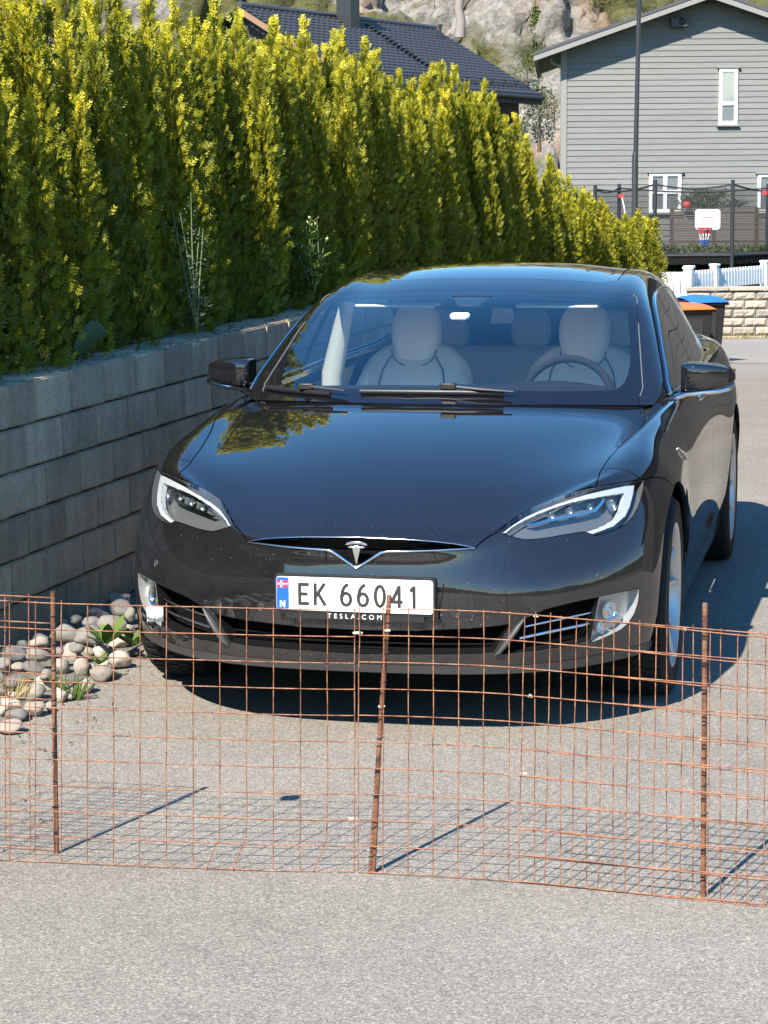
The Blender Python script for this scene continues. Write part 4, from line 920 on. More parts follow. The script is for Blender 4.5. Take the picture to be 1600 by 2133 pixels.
# ---- cutting panels out of the smooth shells (one half, mirrored afterwards)
class Half:
    def __init__(s, me, surf):
        s.surf = surf; s.bm = bmesh.new(); s.bm.from_mesh(me)
        bmesh.ops.delete(s.bm, geom=[f for f in s.bm.faces if f.calc_center_median().x < 0], context='FACES')
        s.lay = s.bm.faces.layers.int.new('pid'); s.names = ['rest']
        for f in s.bm.faces:
            if f.normal.dot(surf.normal(f.calc_center_median())) < 0: f.normal_flip()
    def cut(s, name, poly, axis, pred=None, over=()):
        """poly: 3D points; everything inside the outline (seen along axis) becomes the panel. Panels in over may be overwritten"""
        axis = Vector(axis).normalized(); u = axis.orthogonal().normalized(); w = axis.cross(u)
        P2 = [(Vector(p).dot(u), Vector(p).dot(w)) for p in poly]; n = len(P2)
        x0, x1 = min(p[0] for p in P2)-.002, max(p[0] for p in P2)+.002; y0, y1 = min(p[1] for p in P2)-.002, max(p[1] for p in P2)+.002
        def box(f):
            a = [v.co.dot(u) for v in f.verts]; b = [v.co.dot(w) for v in f.verts]
            return min(a), max(a), min(b), max(b)
        ok = {0} | {s.names.index(o) for o in over}
        cand = []
        for f in s.bm.faces:
            if f[s.lay] not in ok: continue
            if pred and not pred(f.calc_center_median()): continue
            b = box(f)
            if b[1] < x0 or b[0] > x1 or b[3] < y0 or b[2] > y1: continue
            cand.append(f)
        for k in range(n):
            a, b = P2[k], P2[(k+1) % n]
            dx, dy = b[0]-a[0], b[1]-a[1]; L = math.hypot(dx, dy)
            if L < 1e-6: continue
            m = 1e-4; bx = (min(a[0], b[0])-m, max(a[0], b[0])+m, min(a[1], b[1])-m, max(a[1], b[1])+m)
            loc, rest = [], []
            for f in cand:
                q = box(f)
                (rest if (q[1] < bx[0] or q[0] > bx[1] or q[3] < bx[2] or q[2] > bx[3]) else loc).append(f)
            if not loc: cand = rest; continue
            co = u*a[0] + w*a[1]; no = (u*(-dy) + w*dx)/L
            geom = set(loc)
            for f in loc: geom.update(f.edges); geom.update(f.verts)
            r = bmesh.ops.bisect_plane(s.bm, geom=list(geom), dist=1e-6, plane_co=co, plane_no=no)
            cand = rest + [g for g in r['geom'] if isinstance(g, bmesh.types.BMFace)]
        s.names.append(name); pid = len(s.names)-1; cnt = 0
        for f in cand:
            if not f.is_valid: continue
            c = f.calc_center_median(); x, y = c.dot(u), c.dot(w); ins = False
            for k in range(n):
                a, b = P2[k], P2[k-1]
                if (a[1] > y) != (b[1] > y) and x < (b[0]-a[0])*(y-a[1])/(b[1]-a[1])+a[0]: ins = not ins
            if ins: f[s.lay] = pid; cnt += 1
        return cnt
    def assign(s, name, pred):
        s.names.append(name); pid = len(s.names)-1
        for f in s.bm.faces:
            if f[s.lay] == 0 and pred(f.calc_center_median()): f[s.lay] = pid
    def split_rest(s, keep):
        """gives every loose piece of the still unnamed skin a name of its own; the largest becomes keep"""
        left = {f for f in s.bm.faces if f[s.lay] == 0}; comps = []
        while left:
            st = [left.pop()]; c = []
            while st:
                f = st.pop(); c.append(f)
                for e in f.edges:
                    for g in e.link_faces:
                        if g in left: left.discard(g); st.append(g)
            comps.append(c)
        comps.sort(key=len, reverse=True); s.names[0] = keep; extra = []
        for k, c in enumerate(comps[1:]):
            ar = sum(f.calc_area() for f in c); s.names.append('strip_%d' % k)
            for f in c: f[s.lay] = len(s.names)-1
            if ar > 2e-4: extra.append(s.names[-1])
        return extra
    def drop(s, name):
        pid = s.names.index(name)
        bmesh.ops.delete(s.bm, geom=[f for f in s.bm.faces if f[s.lay] == pid], context='FACES')
    def get(s, names, side=1, gap=0.0022, flange=0.014, offset=0.0, both=False):
        """mesh data of one panel: gap at its rim, rim turned inwards, true surface normals. side: 1, -1; both joins the two halves"""
        if isinstance(names, str): names = [names]
        ids = {s.names.index(x) for x in names}
        b = s.bm.copy(); lay = b.faces.layers.int['pid']
        bmesh.ops.delete(b, geom=[f for f in b.faces if f[lay] not in ids], context='FACES')
        if both:
            for v in b.verts:
                if abs(v.co.x) < 2e-4: v.co.x = 0.0
            g = bmesh.ops.duplicate(b, geom=list(b.verts)+list(b.edges)+list(b.faces))['geom']
            for q in g:
                if isinstance(q, bmesh.types.BMVert): q.co.x = -q.co.x
            bmesh.ops.reverse_faces(b, faces=[q for q in g if isinstance(q, bmesh.types.BMFace)])
            bmesh.ops.remove_doubles(b, verts=[v for v in b.verts if v.co.x == 0.0], dist=5e-4)
        elif side < 0:
            for v in b.verts: v.co.x = -v.co.x
            bmesh.ops.reverse_faces(b, faces=list(b.faces))
        b.verts.ensure_lookup_table(); b.normal_update()
        nrm = {v: s.surf.normal(v.co) for v in b.verts}
        be = [e for e in b.edges if e.is_boundary]
        bd = {}
        for e in be:
            f = e.link_faces[0]; c = f.calc_center_median(); t = (e.verts[1].co-e.verts[0].co)
            if t.length < 1e-9: continue
            d = f.normal.cross(t).normalized()
            if d.dot(c-e.verts[0].co) < 0: d = -d
            for v in e.verts: bd[v] = bd.get(v, Vector()) + d
        for v, d in bd.items():
            if d.length > 1e-6: v.co += d.normalized()*gap
        if offset:
            for v in b.verts: v.co += nrm[v]*offset
        top = list(b.faces); low = {}
        if flange:
            for v in bd: low[v] = b.verts.new(v.co - nrm[v]*flange)
            for e in be:
                l = e.link_loops[0]; v0, v1 = l.vert, l.link_loop_next.vert
                try: b.faces.new((v1, v0, low[v0], low[v1]))
                except ValueError: pass
        b.normal_update(); b.faces.index_update(); b.verts.index_update()
        nt = len(top); me = bpy.data.meshes.new('panel')
        inv = {v: n for v, n in nrm.items()}
        L = []
        tops = set(top)
        for f in b.faces:
            for l in f.loops: L.append(tuple(inv[l.vert]) if (f in tops and l.vert in inv) else tuple(f.normal))
        b.to_mesh(me); b.free()
        for p in me.polygons: p.use_smooth = True
        me.normals_split_custom_set(L)
        return me
def panel(half, names, obname, mat, parent=None, **k):
    me = half.get(names, **k); me.materials.append(mat); me.name = obname
    return link(bpy.data.objects.new(obname, me), parent or car)
# ---- outlines traced on the body, then cut
def trc(S, L, ox=0, oy=0, sc=1.0):
    out = []
    for a, b in L:
        h = S.hit(ox + a/sc, oy + b/sc)
        if h is None: raise ValueError('outline misses the body', ox + a/sc, oy + b/sc)
        out.append(h)
    return out
def dense(L, n=4, closed=True):
    """Catmull-Rom through the points"""
    P = [np.array(p, float) for p in L]; m = len(P); out = []
    for i in range(m if closed else m-1):
        p0, p1, p2, p3 = (P[(i+k) % m] if closed else P[min(max(i+k, 0), m-1)] for k in (-1, 0, 1, 2))
        for t in np.arange(n)/n:
            out.append(0.5*((2*p1) + (-p0+p2)*t + (2*p0-5*p1+4*p2-p3)*t*t + (-p0+3*p1-3*p2+p3)*t**3))
    if not closed: out.append(P[-1])
    return [tuple(p) for p in out]
HB = Half(body_lo, BODY); HG = Half(house_lo, HOUSE)
vax = c_ray(1200, 1060)[1]
front = lambda c: c.y < 1.0
HL_px = [(130,465),(215,395),(300,335),(400,275),(550,215),(700,165),(880,125),(1050,95),(1240,70),(1235,140),(1220,205),(1195,280),(1155,350),(1110,400),(1040,440),(960,470),(870,492),(835,478),(795,462),(740,468),(640,485),(530,505),(410,520),(340,522),(270,508),(200,487)]
HB.cut('headlight', trc(BODY, HL_px, 1000, 980, 3.636), vax, front)
DRL_px = [(160,466),(240,400),(340,335),(450,285),(600,230),(800,172),(1000,127),(1110,105),(1187,98),(1175,180),(1150,275),(1108,350),(1040,408),(950,450),(862,480),(795,460),(900,425),(980,388),(1040,343),(1078,280),(1098,205),(1103,170),(1000,188),(850,213),(700,243),(560,282),(440,323),(330,372),(250,422),(205,470)]
HB.cut('drl', trc(BODY, DRL_px, 1000, 980, 3.636), vax, front, over=('headlight',))
BAR_px = [(345,380),(415,402),(560,374),(760,334),(900,300),(950,250),(972,200),(958,196),(935,235),(885,282),(750,316),(550,354),(415,384)]
HB.cut('lamp_bar', trc(BODY, BAR_px, 1000, 980, 3.636), vax, front, over=('headlight',))
def half_poly(px):      # outline that starts and ends on the centre line
    P = [Vector(p) for p in trc(BODY, px)]
    P[0].x = -0.02; P[-1].x = -0.02
    return P
slot_up = [(742,1119.5),(860,1125),(905,1128.5),(946,1133),(975,1138),(991,1142.5)]
slot_lo = [(975,1144),(900,1147),(850,1148.5),(805,1149),(790,1152),(743,1183)]
FY = (0, 1, 0)
HB.cut('slot', half_poly(slot_up + slot_lo), FY, front)
HB.cut('intake', half_poly([(742,1313),(850,1315),(940,1312),(1000,1308.5),(1041,1304),(1062,1300),(1027,1357),(1000,1360),(860,1362),(742,1361)]), FY, front)
HB.cut('duct', trc(BODY, [(1091,1292),(1137,1270),(1192,1256),(1246,1245),(1239,1282),(1229,1331),(1185,1344),(1130,1352),(1045,1362)]), vax, front)
HB.cut('fog', trc(BODY, [(1250,1243),(1290,1234),(1331,1226),(1331,1240),(1328,1258),(1321,1278),(1308,1299),(1292,1312),(1272,1322),(1250,1332),(1234,1337.5),(1230,1332),(1240,1283)]), vax, front)
def circ(yc, zc, r, n=56): return [(1.0, yc + r*math.cos(2*math.pi*k/n), zc + r*math.sin(2*math.pi*k/n)) for k in range(n)]
FX = (1, 0, 0)
AXF, AXR, WR = 0.925, 3.885, 0.352
side = lambda c: c.x > 0.6
HB.cut('arch_front', circ(AXF, .352, .403), FX, side); HB.cut('arch_rear', circ(AXR, .352, .400), FX, side)
FZ = (0, 0, 1)
hl_top = [(130,465),(215,395),(300,335),(400,275),(550,215),(700,165),(880,125)]
hood_px = [(742,1119.5),(860,1125),(905,1128.5),(946,1133),(975,1138),(991,1142)] 
hp = trc(BODY, hood_px) + trc(BODY, hl_top, 1000, 980, 3.636) + trc(BODY, [(785,1120),(800,1060),(850,985),(930,900),(1000,840),(1018,815),(1010,760)], 900, 520, 2.2857)
hp = [Vector(p) for p in hp]; hp[0].x = -.02
hp += [Vector(p) for p in ((.748,1.66,0),(.70,1.655,0),(.60,1.585,0),(.51,1.530,0),(.34,1.452,0),(.163,1.402,0),(-.02,1.388,0))]
HB.cut('hood', hp, FZ, lambda c: c.z > 0.6)
hb = Vector((-.02, 1.402, 0))
HB.cut('cowl', [Vector((-.02,1.30,0)), Vector((.80,1.30,0)), Vector((.80,1.66,0)), Vector((.79,1.72,0)), Vector((.70,1.74,0)), Vector((.5,1.62,0)), Vector((.3,1.52,0)), Vector((-.02,1.46,0))], FZ, lambda c: c.z > 0.9)
HB.cut('cabin', [Vector(p) for p in ((-.02,1.46,0),(.3,1.52,0),(.5,1.62,0),(.70,1.74,0),(.80,1.72,0),(.838,1.9,0),(.856,2.2,0),(.86,2.8,0),(.86,3.2,0),(.845,3.5,0),(.80,3.85,0),(.745,4.2,0),(.70,4.45,0),(.60,4.66,0),(-.02,4.70,0))], FZ, lambda c: c.z > 0.9)
# bumper ahead of the seam between head lamp and wheel arch
HB.cut('bumper', [(1,-1,.1),(1,-1,.9),(1,.57,.86),(1,.60,.803),(1,.674,.806),(1,.747,.793),(1,.80,.775),(1,.90,.72),(1,.925,.352),(1,.925,.1)], FX, lambda c: c.y < .95)
HB.cut('front_lip', [(-.02,0,.255),(.45,0,.255),(.60,0,.256),(.78,0,.262),(.93,0,.268),(.95,0,.15),(-.02,0,.15)], FY, front, over=('bumper',))
HB.cut('front_door', [(1,1.74,1.05),(1,1.70,.965),(1,1.655,.90),(1,1.605,.80),(1,1.56,.68),(1,1.525,.55),(1,1.50,.42),(1,1.50,.30),(1,1.53,.275),(1,2.64,.275),(1,2.66,.30),(1,2.68,.5),(1,2.69,1.05)], FX, side)
HB.cut('rear_door', [(1,2.69,1.05),(1,2.68,.5),(1,2.66,.30),(1,2.68,.275),(1,3.30,.275),(1,3.34,.30),(1,3.40,.46),(1,3.47,.60),(1,3.56,.72),(1,3.66,.83),(1,3.72,.92),(1,3.74,1.05)], FX, side)
HB.cut('fender', [(1,.40,.60),(1,.40,1.1),(1,1.74,1.1),(1,1.70,.965),(1,1.655,.90),(1,1.605,.80),(1,1.56,.68),(1,1.525,.55),(1,1.50,.42),(1,1.50,.275),(1,.5,.275)], FX, side)
HB.assign('sill', lambda c: c.z < .275 and c.y < 3.7)
HB.cut('tail_lamp', [(1,4.35,.955),(1,5.2,.975),(1,5.2,.80),(1,4.62,.83)], FX, lambda c: c.x > .25 and c.y > 4.2)
STRIPS = HB.split_rest('quarter')

# ---- glasshouse
ws_px = [(900,604.5),(1010,606),(1119,609),(1230,612.5),(1319,615.5),(1326.6,622),(1331,695),(1337,782),(1339,809),(1333,826)]
wp = [Vector(p) for p in trc(HOUSE, ws_px)]; wp[0].x = -.02
wp = wp + [Vector((.75,1.55,.94)), Vector((-.02,1.3,.94))]
HG.cut('windscreen_edge', wp, FY, lambda c: c.y < 2.5)
fr_px = [(900,616.5),(1020,618),(1120,620),(1206,623),(1270,626.5),(1292,629),(1302,634),(1307,642),(1309,665),(1311,695),(1313,730),(1313,747),(1311,765),(1307,782),(1302,793),(1296,801),(1290,807),(1281,812),(1240,814),(1100,814),(900,812)]
fp = [Vector(p) for p in trc(HOUSE, fr_px)]; fp[0].x = -.02; fp[-1].x = -.02
HG.cut('windscreen', fp, FY, lambda c: c.y < 2.5, over=('windscreen_edge',))
win_all = [(1.80,.992),(2.10,.996),(2.60,1.0),(3.10,1.008),(3.55,1.02),(3.90,1.040),(4.06,1.075),(4.04,1.12),(3.90,1.19),(3.70,1.265),(3.40,1.322),(3.05,1.346),(2.72,1.340),(2.45,1.306),(2.25,1.247),(2.05,1.157),(1.90,1.072)]
win_d = dense([(1.0, a, b) for a, b in win_all], 4)
HG.cut('pillar_black', win_d, FX, lambda c: c.x > .5)
def clip_y(poly, y0, y1):
    out = []
    for (ya, yb, sg) in ((y0, None, 1), (y1, None, -1)):
        src = poly if not out else out; res = []
        for k in range(len(src)):
            a, b = src[k], src[(k+1) % len(src)]
            ia, ib = sg*(a[1]-ya) >= 0, sg*(b[1]-ya) >= 0
            if ia: res.append(a)
            if ia != ib:
                t = (ya-a[1])/(b[1]-a[1]); res.append(tuple(a[i]+(b[i]-a[i])*t for i in range(3)))
        out = res
    return out
HG.cut('front_window', clip_y(win_d, 0, 2.655), FX, lambda c: c.x > .5, over=('pillar_black',))
HG.cut('rear_window', clip_y(win_d, 2.735, 9), FX, lambda c: c.x > .5, over=('pillar_black',))
HG.cut('glass_roof', [Vector(p) for p in ((-.02,2.42,0),(.30,2.435,0),(.50,2.48,0),(.555,2.55,0),(.545,3.0,0),(.54,3.52,0),(.50,3.58,0),(-.02,3.62,0))], FZ, lambda c: c.z > 1.2)
HG.cut('hatch_glass', [Vector(p) for p in ((-.02,3.70,0),(.50,3.66,0),(.54,3.72,0),(.55,4.2,0),(.54,4.50,0),(.48,4.55,0),(-.02,4.58,0))], FZ, lambda c: c.z > 1.0)
HG.names[0] = 'roof_frame'

# ---- panels
panel(HB, 'hood', 'hood', M_PAINT, both=True); panel(HB, 'bumper', 'front_bumper', M_PAINT, both=True)
panel(HB, 'front_lip', 'front_lip', M_GPLAST, both=True, gap=0.0005)
panel(HB, 'cowl', 'cowl', M_BPLAST, both=True, gap=0.0, offset=-0.012)
panel(HB, 'quarter', 'rear_body', M_PAINT, both=True)
for sd in (1, -1):
    panel(HB, 'fender', 'fender', M_PAINT, side=sd)
    for nm, hy, pop in (('front_door', 2.42, 0), ('rear_door', 3.37, 1)):
        d = panel(HB, nm, nm, M_PAINT, side=sd)
        q = BODY.bvh.ray_cast(Vector((1.5, hy, .93)), Vector((-1, 0, 0)))[0]
        hx = q.x + (.055 if pop else .004); hz = .95 if pop else .925
        b = MB().tube([(sd*(hx-.012), hy-.125, hz), (sd*hx, hy-.09, hz), (sd*hx, hy+.09, hz), (sd*(hx-.012), hy+.125, hz)], [.007, .011, .011, .007], 8)
        if pop:
            for t in (-.07, .07): b.tube([(sd*hx, hy+t, hz), (sd*(q.x-.02), hy+t, hz-.004)], .008, 6)
        b.build('door_handle', M_CHROME, d)
    for q in STRIPS: panel(HB, q, 'body_strip', M_PAINT, side=sd)
    panel(HB, 'sill', 'sill', M_PAINT, side=sd)
    panel(HB, 'tail_lamp', 'tail_lamp', pm('tail_red', (.25, .01, .012), .1, coat=1) if sd == 1 else bpy.data.materials['tail_red'], side=sd)
    hl = panel(HB, ['headlight', 'drl', 'lamp_bar'], 'headlight', M_LENS, side=sd, gap=.001, flange=0)
    panel(HB, ['headlight', 'drl', 'lamp_bar'], 'lamp_housing', M_HOUS, hl, side=sd, gap=.0006, offset=-.040, flange=-.040)
    panel(HB, 'drl', 'light_guide', M_DRL, hl, side=sd, gap=.0032, offset=-.008, flange=.02)
    panel(HB, 'lamp_bar', 'lamp_trim', M_CHROME, hl, side=sd, gap=.0, offset=-.018, flange=.01)
    # reflector bowls and projector lenses inside the lamp
    for (a, b, r) in ((560, 335, .016), (700, 300, .016), (1020, 250, .022), (860, 268, .013)):
        h = BODY.hit(1000 + a/3.636, 980 + b/3.636); nn = BODY.normal(h); c0 = h - nn*.030
        mb = MB(); M = nn.to_track_quat('Z', 'Y').to_matrix().to_4x4()
        prof = [(r, .012), (r*.92, .006), (r*.6, 0), (.0005, -.002)]
        vs0 = MB().lathe(prof, n=20); P = [M @ Vector(p) + c0 for p in vs0.v]
        mb.add([(sd*p.x, p.y, p.z) for p in P], vs0.f, True); mb.build('reflector', M_REFL, hl)
    fg = panel(HB, 'fog', 'fog_lamp', M_LENS, side=sd, gap=.001, flange=0)
    panel(HB, 'fog', 'lamp_housing', pm('fog_housing', (.46, .45, .44), .3, .5) if sd == 1 else bpy.data.materials['fog_housing'], fg, side=sd, gap=.0006, offset=-.03, flange=-.03)
    for (a, b, r) in ((1276, 1274, .034), (1258, 1308, .022)):
        h = BODY.hit(a, b); nn = BODY.normal(h); c0 = h - nn*.022; M = nn.to_track_quat('Z', 'Y').to_matrix().to_4x4()
        vs0 = MB().lathe([(r, .012), (r*.95, .002), (r*.7, -.004), (r*.35, .006), (.0005, .008)], n=20); P = [M @ Vector(p) + c0 for p in vs0.v]
        MB().add([(sd*p.x, p.y, p.z) for p in P], vs0.f, True).build('reflector', M_CHROME, fg)
    dk = panel(HB, 'duct', 'air_duct', M_BLACK, side=sd, gap=.0, offset=-.07, flange=-.07)
    for p0, p1, rr in (((1094,1308),(1241,1277),.004), ((1084,1332),(1238,1300),.006)):
        A, B = BODY.hit(*p0), BODY.hit(*p1); pts = []
        for t in np.linspace(0, 1, 9):
            h = BODY.hit(p0[0]+(p1[0]-p0[0])*t, p0[1]+(p1[1]-p0[1])*t); h = h - BODY.normal(h)*.016; pts.append((sd*h.x, h.y, h.z))
        MB().tube(pts, rr, 8).build('chrome_bar', M_CHROME, dk)
    # fin between duct and grille
    fin = [BODY.hit(*p) + BODY.normal(BODY.hit(*p))*.006 for p in ((1091,1289),(1075,1310),(1058,1334),(1040,1357),(1030,1364))]
    MB().tube([(sd*p.x, p.y, p.z) for p in fin], [.006, .016, .017, .014, .004], 8, squash=.6).build('bumper_fin', M_GPLAST, car)
    # parking sensors
    for s_px in ((1249,1201),(951,1279)):
        h = BODY.hit(*s_px); nn = BODY.normal(h); M = nn.to_track_quat('Z', 'Y').to_matrix().to_4x4()
        ring = MB().lathe([(.0125, -.002), (.0125, .0015), (.0095, .0015), (.0095, -.0005), (.0005, 0.0003)], n=20)
        P = [M @ Vector(p) + h for p in ring.v]
        MB().add([(sd*p.x, p.y, p.z) for p in P], ring.f, True).build('parking_sensor', M_GPLAST, car)
    # fender repeater
    P = []
    for p in ((1412,934),(1418,941),(1424,949),(1428,957)):
        h = BODY.hit(*p); h = h + BODY.normal(h)*.003; P.append((sd*h.x, h.y, h.z))
    MB().tube(P, [.004, .012, .011, .003], 8, squash=.55).build('side_repeater', M_CHROME, car)
# inner dark shell behind the gaps
panel(HB, ['quarter', 'hood', 'bumper', 'fender', 'front_door', 'rear_door', 'sill', 'front_lip', 'tail_lamp'], 'inner_shell', M_BLACK, both=True, gap=0.0, flange=0, offset=-0.019)
sl = panel(HB, 'slot', 'nose_slot', M_BLACK, both=True, gap=0.0, offset=-.05, flange=-.05)
gr = panel(HB, 'intake', 'lower_grille', M_BLACK, both=True, gap=0.0, offset=-.09, flange=-.09)
for z in (.305, .322, .339, .356):
    pts = []
    for x in np.linspace(-.44, .44, 17):
        h = BODY.bvh.ray_cast(Vector((x, -1, z)), Vector((0, 1, 0)))[0]; pts.append((x, h.y + .045, z))
    MB().tube(pts, .004, 6).build('grille_slat', M_BLACK, gr)
# chrome strip under the slot, with the V
st = [Vector(p) for p in trc(BODY, [(989,1142.5),(950,1144.5),(900,1147),(850,1148.5),(806,1149),(795,1151),(780,1160),(762,1172),(743,1184)])]
st[-1].x = 0.0
L3 = [p + BODY.normal(p)*.004 for p in st]; full = [(p.x, p.y, p.z) for p in L3] + [(-p.x, p.y, p.z) for p in reversed(L3[:-1])]
rad = [.0012,.0026,.003,.0035,.0042,.006,.006,.005,.005]; MB().tube(full, rad + rad[-2::-1], 8).build('chrome_strip', M_CHROME, sl)
up = [Vector(p) for p in trc(BODY, slot_up)]; up[0].x = 0; U3 = [p + BODY.normal(p)*.001 for p in up]
full = [(p.x, p.y, p.z) for p in reversed(U3)] + [(-p.x, p.y, p.z) for p in U3[1:]]
MB().tube(full, [.001]+[.0018]*(len(full)-2)+[.001], 6).build('chrome_edge', M_CHROME, sl)
# badge: a T with a curved top bar
def badge():
    mb = MB(); A = BODY.bvh.ray_cast(Vector((0, -1, .62)), Vector((0, 1, 0)))[0]; y0 = A.y - .006
    arc = [(-.038, .650), (-.030, .6575), (-.015, .6615), (0, .6625), (.015, .6615), (.030, .6575), (.038, .650), (.030, .6485), (.015, .652), (0, .653), (-.015, .652), (-.030, .6485)]
    stem = [(-.030, .644), (-.016, .6475), (-.011, .645), (0, .648), (.011, .645), (.016, .6475), (.030, .644), (.022, .638), (.0135, .6395), (.0, .582), (-.0135, .6395), (-.022, .638)]
    M = Matrix(((1,0,0,0),(0,0,1,y0),(0,1,0,0),(0,0,0,1)))
    for poly in (arc, stem): mb.prism(poly, .008, M)
    return mb.build('badge', M_CHROME, car, bevel=.0012)
badge()
# number plate with its holder

PZ, PY = .491, -.022
def PM(y, z=PZ, x=0.0): return Matrix(((1,0,0,x),(0,0,-1,y),(0,1,0,z),(0,0,0,1)))
M_PWHITE = pm('plate_white', (.80, .81, .80), .35); M_PBLUE = pm('plate_blue', (.012, .10, .48), .35); M_PRED = pm('flag_red', (.62, .02, .05), .4)
M_INK = pm('plate_ink', (.03, .028, .025), .4)
hold = MB().prism(rrect(.534, .126, .012), .020, PM(PY+.022)).prism(rrect(.46, .026, .004), .0205, PM(PY+.024, PZ-.070)).build('number_plate_holder', M_BPLAST, car, bevel=.002)
plate = MB().prism(rrect(.520, .110, .010), .003, PM(PY)).build('number_plate', M_PWHITE, car, bevel=.001)
MB().prism([(x-.2385, y) for x, y in rrect(.041, .106, .008)], .0008, PM(PY-.0031)).build('country_band', M_PBLUE, plate)
MB().prism([(-.2555,.0185),(-.2215,.0185),(-.2215,.0425),(-.2555,.0425)], .0006, PM(PY-.0040)).build('flag_field', M_PRED, plate)
MB().prism([(-.2455,.0183),(-.2395,.0183),(-.2395,.0427),(-.2455,.0427)], .0005, PM(PY-.0047)).prism([(-.2557,.0275),(-.2213,.0275),(-.2213,.0335),(-.2557,.0335)], .0005, PM(PY-.00475)).build('flag_cross', M_PWHITE, plate)
MB().prism([(-.2440,.0182),(-.2410,.0182),(-.2410,.0428),(-.2440,.0428)], .0005, PM(PY-.0054)).prism([(-.2558,.0290),(-.2212,.0290),(-.2212,.0320),(-.2558,.0320)], .0005, PM(PY-.0055)).build('flag_inner_cross', M_PBLUE, plate)
def stroke(mb, pts, w, y, z0, x0, sx, sy, closed=False):
    """flat ribbon along 2D points"""
    P = [np.array((x0 + p[0]*sx, z0 + p[1]*sy)) for p in pts]; m = len(P); lo, hi = [], []
    for k in range(m):
        a = P[k-1] if (k or closed) else P[k]; b = P[(k+1) % m] if (k < m-1 or closed) else P[k]
        t = b-a; t = t/(np.linalg.norm(t)+1e-9); nn = np.array((-t[1], t[0]))*w/2
        lo.append(P[k]-nn); hi.append(P[k]+nn)
    vs = [(p[0], y, p[1]) for p in lo] + [(p[0], y, p[1]) for p in hi]
    mb.add(vs, [(k, (k+1) % m, m+(k+1) % m, m+k) for k in range(m if closed else m-1)])
def arc2(cx0, cy0, rx, ry, a0, a1, n=14): return [(cx0 + rx*math.cos(R(a0+(a1-a0)*k/n)), cy0 + ry*math.sin(R(a0+(a1-a0)*k/n))) for k in range(n+1)]
GL = {'E': [[(.08,0),(.08,1)], [(0,.93),(.82,.93)], [(0,.5),(.72,.5)], [(0,.07),(.82,.07)]],
      'K': [[(.08,0),(.08,1)], [(.84,1.0),(.12,.40)], [(.30,.56),(.88,0)]],
      '6': [arc2(.46,.32,.36,.27,0,360,22), [(.66,.965)] + [(.50,.955),(.30,.84),(.17,.66),(.10,.46),(.10,.32)]],
      '0': [arc2(.46,.5,.36,.45,0,360,26)],
      '4': [[(.64,0),(.64,1)], [(.66,.98),(.06,.26)], [(0,.27),(.92,.27)]],
      '1': [[(.52,0),(.52,1)], [(.55,.97),(.22,.76)]],
      'N': [[(.08,0),(.08,1)], [(.06,.98),(.84,.02)], [(.82,0),(.82,1)]]}
ink = []
for k, (ch, cx0) in enumerate(zip('EK66041', (-.183, -.131, -.044, .012, .068, .124, .178))):
    mb = MB()
    for q, strk in enumerate(GL[ch]):
        cl = len(strk) > 15
        stroke(mb, strk[:-1] if cl else strk, .0112, PY-.0036-.00015*q, PZ-.037, cx0-.002, .042, .073, cl)
    mb.build('plate_character', M_INK, plate)
mb = MB()
for q, strk in enumerate(GL['N']): stroke(mb, strk, .004, PY-.0044-.0001*q, PZ-.046, -.2475, .018, .022)
mb.build('plate_character', M_PWHITE, plate)
def text_part(body, size, mat, parent, loc, name, spacing=1.0):
    cu = bpy.data.curves.new('t', 'FONT'); cu.body = body; cu.size = size; cu.align_x = 'CENTER'; cu.space_character = spacing; cu.extrude = .0003
    o = bpy.data.objects.new('t', cu); COL.objects.link(o)
    dg = bpy.context.evaluated_depsgraph_get(); me = bpy.data.meshes.new_from_object(o.evaluated_get(dg)); bpy.data.objects.remove(o)
    me.materials.clear(); me.materials.append(mat)
    ob = link(bpy.data.objects.new(name, me), parent); ob.location = loc; ob.rotation_euler = (R(90), 0, 0); return ob
text_part('TESLA.COM', .022, M_PWHITE, hold, (0, PY+.001, PZ-.0785), 'holder_lettering', 1.75)
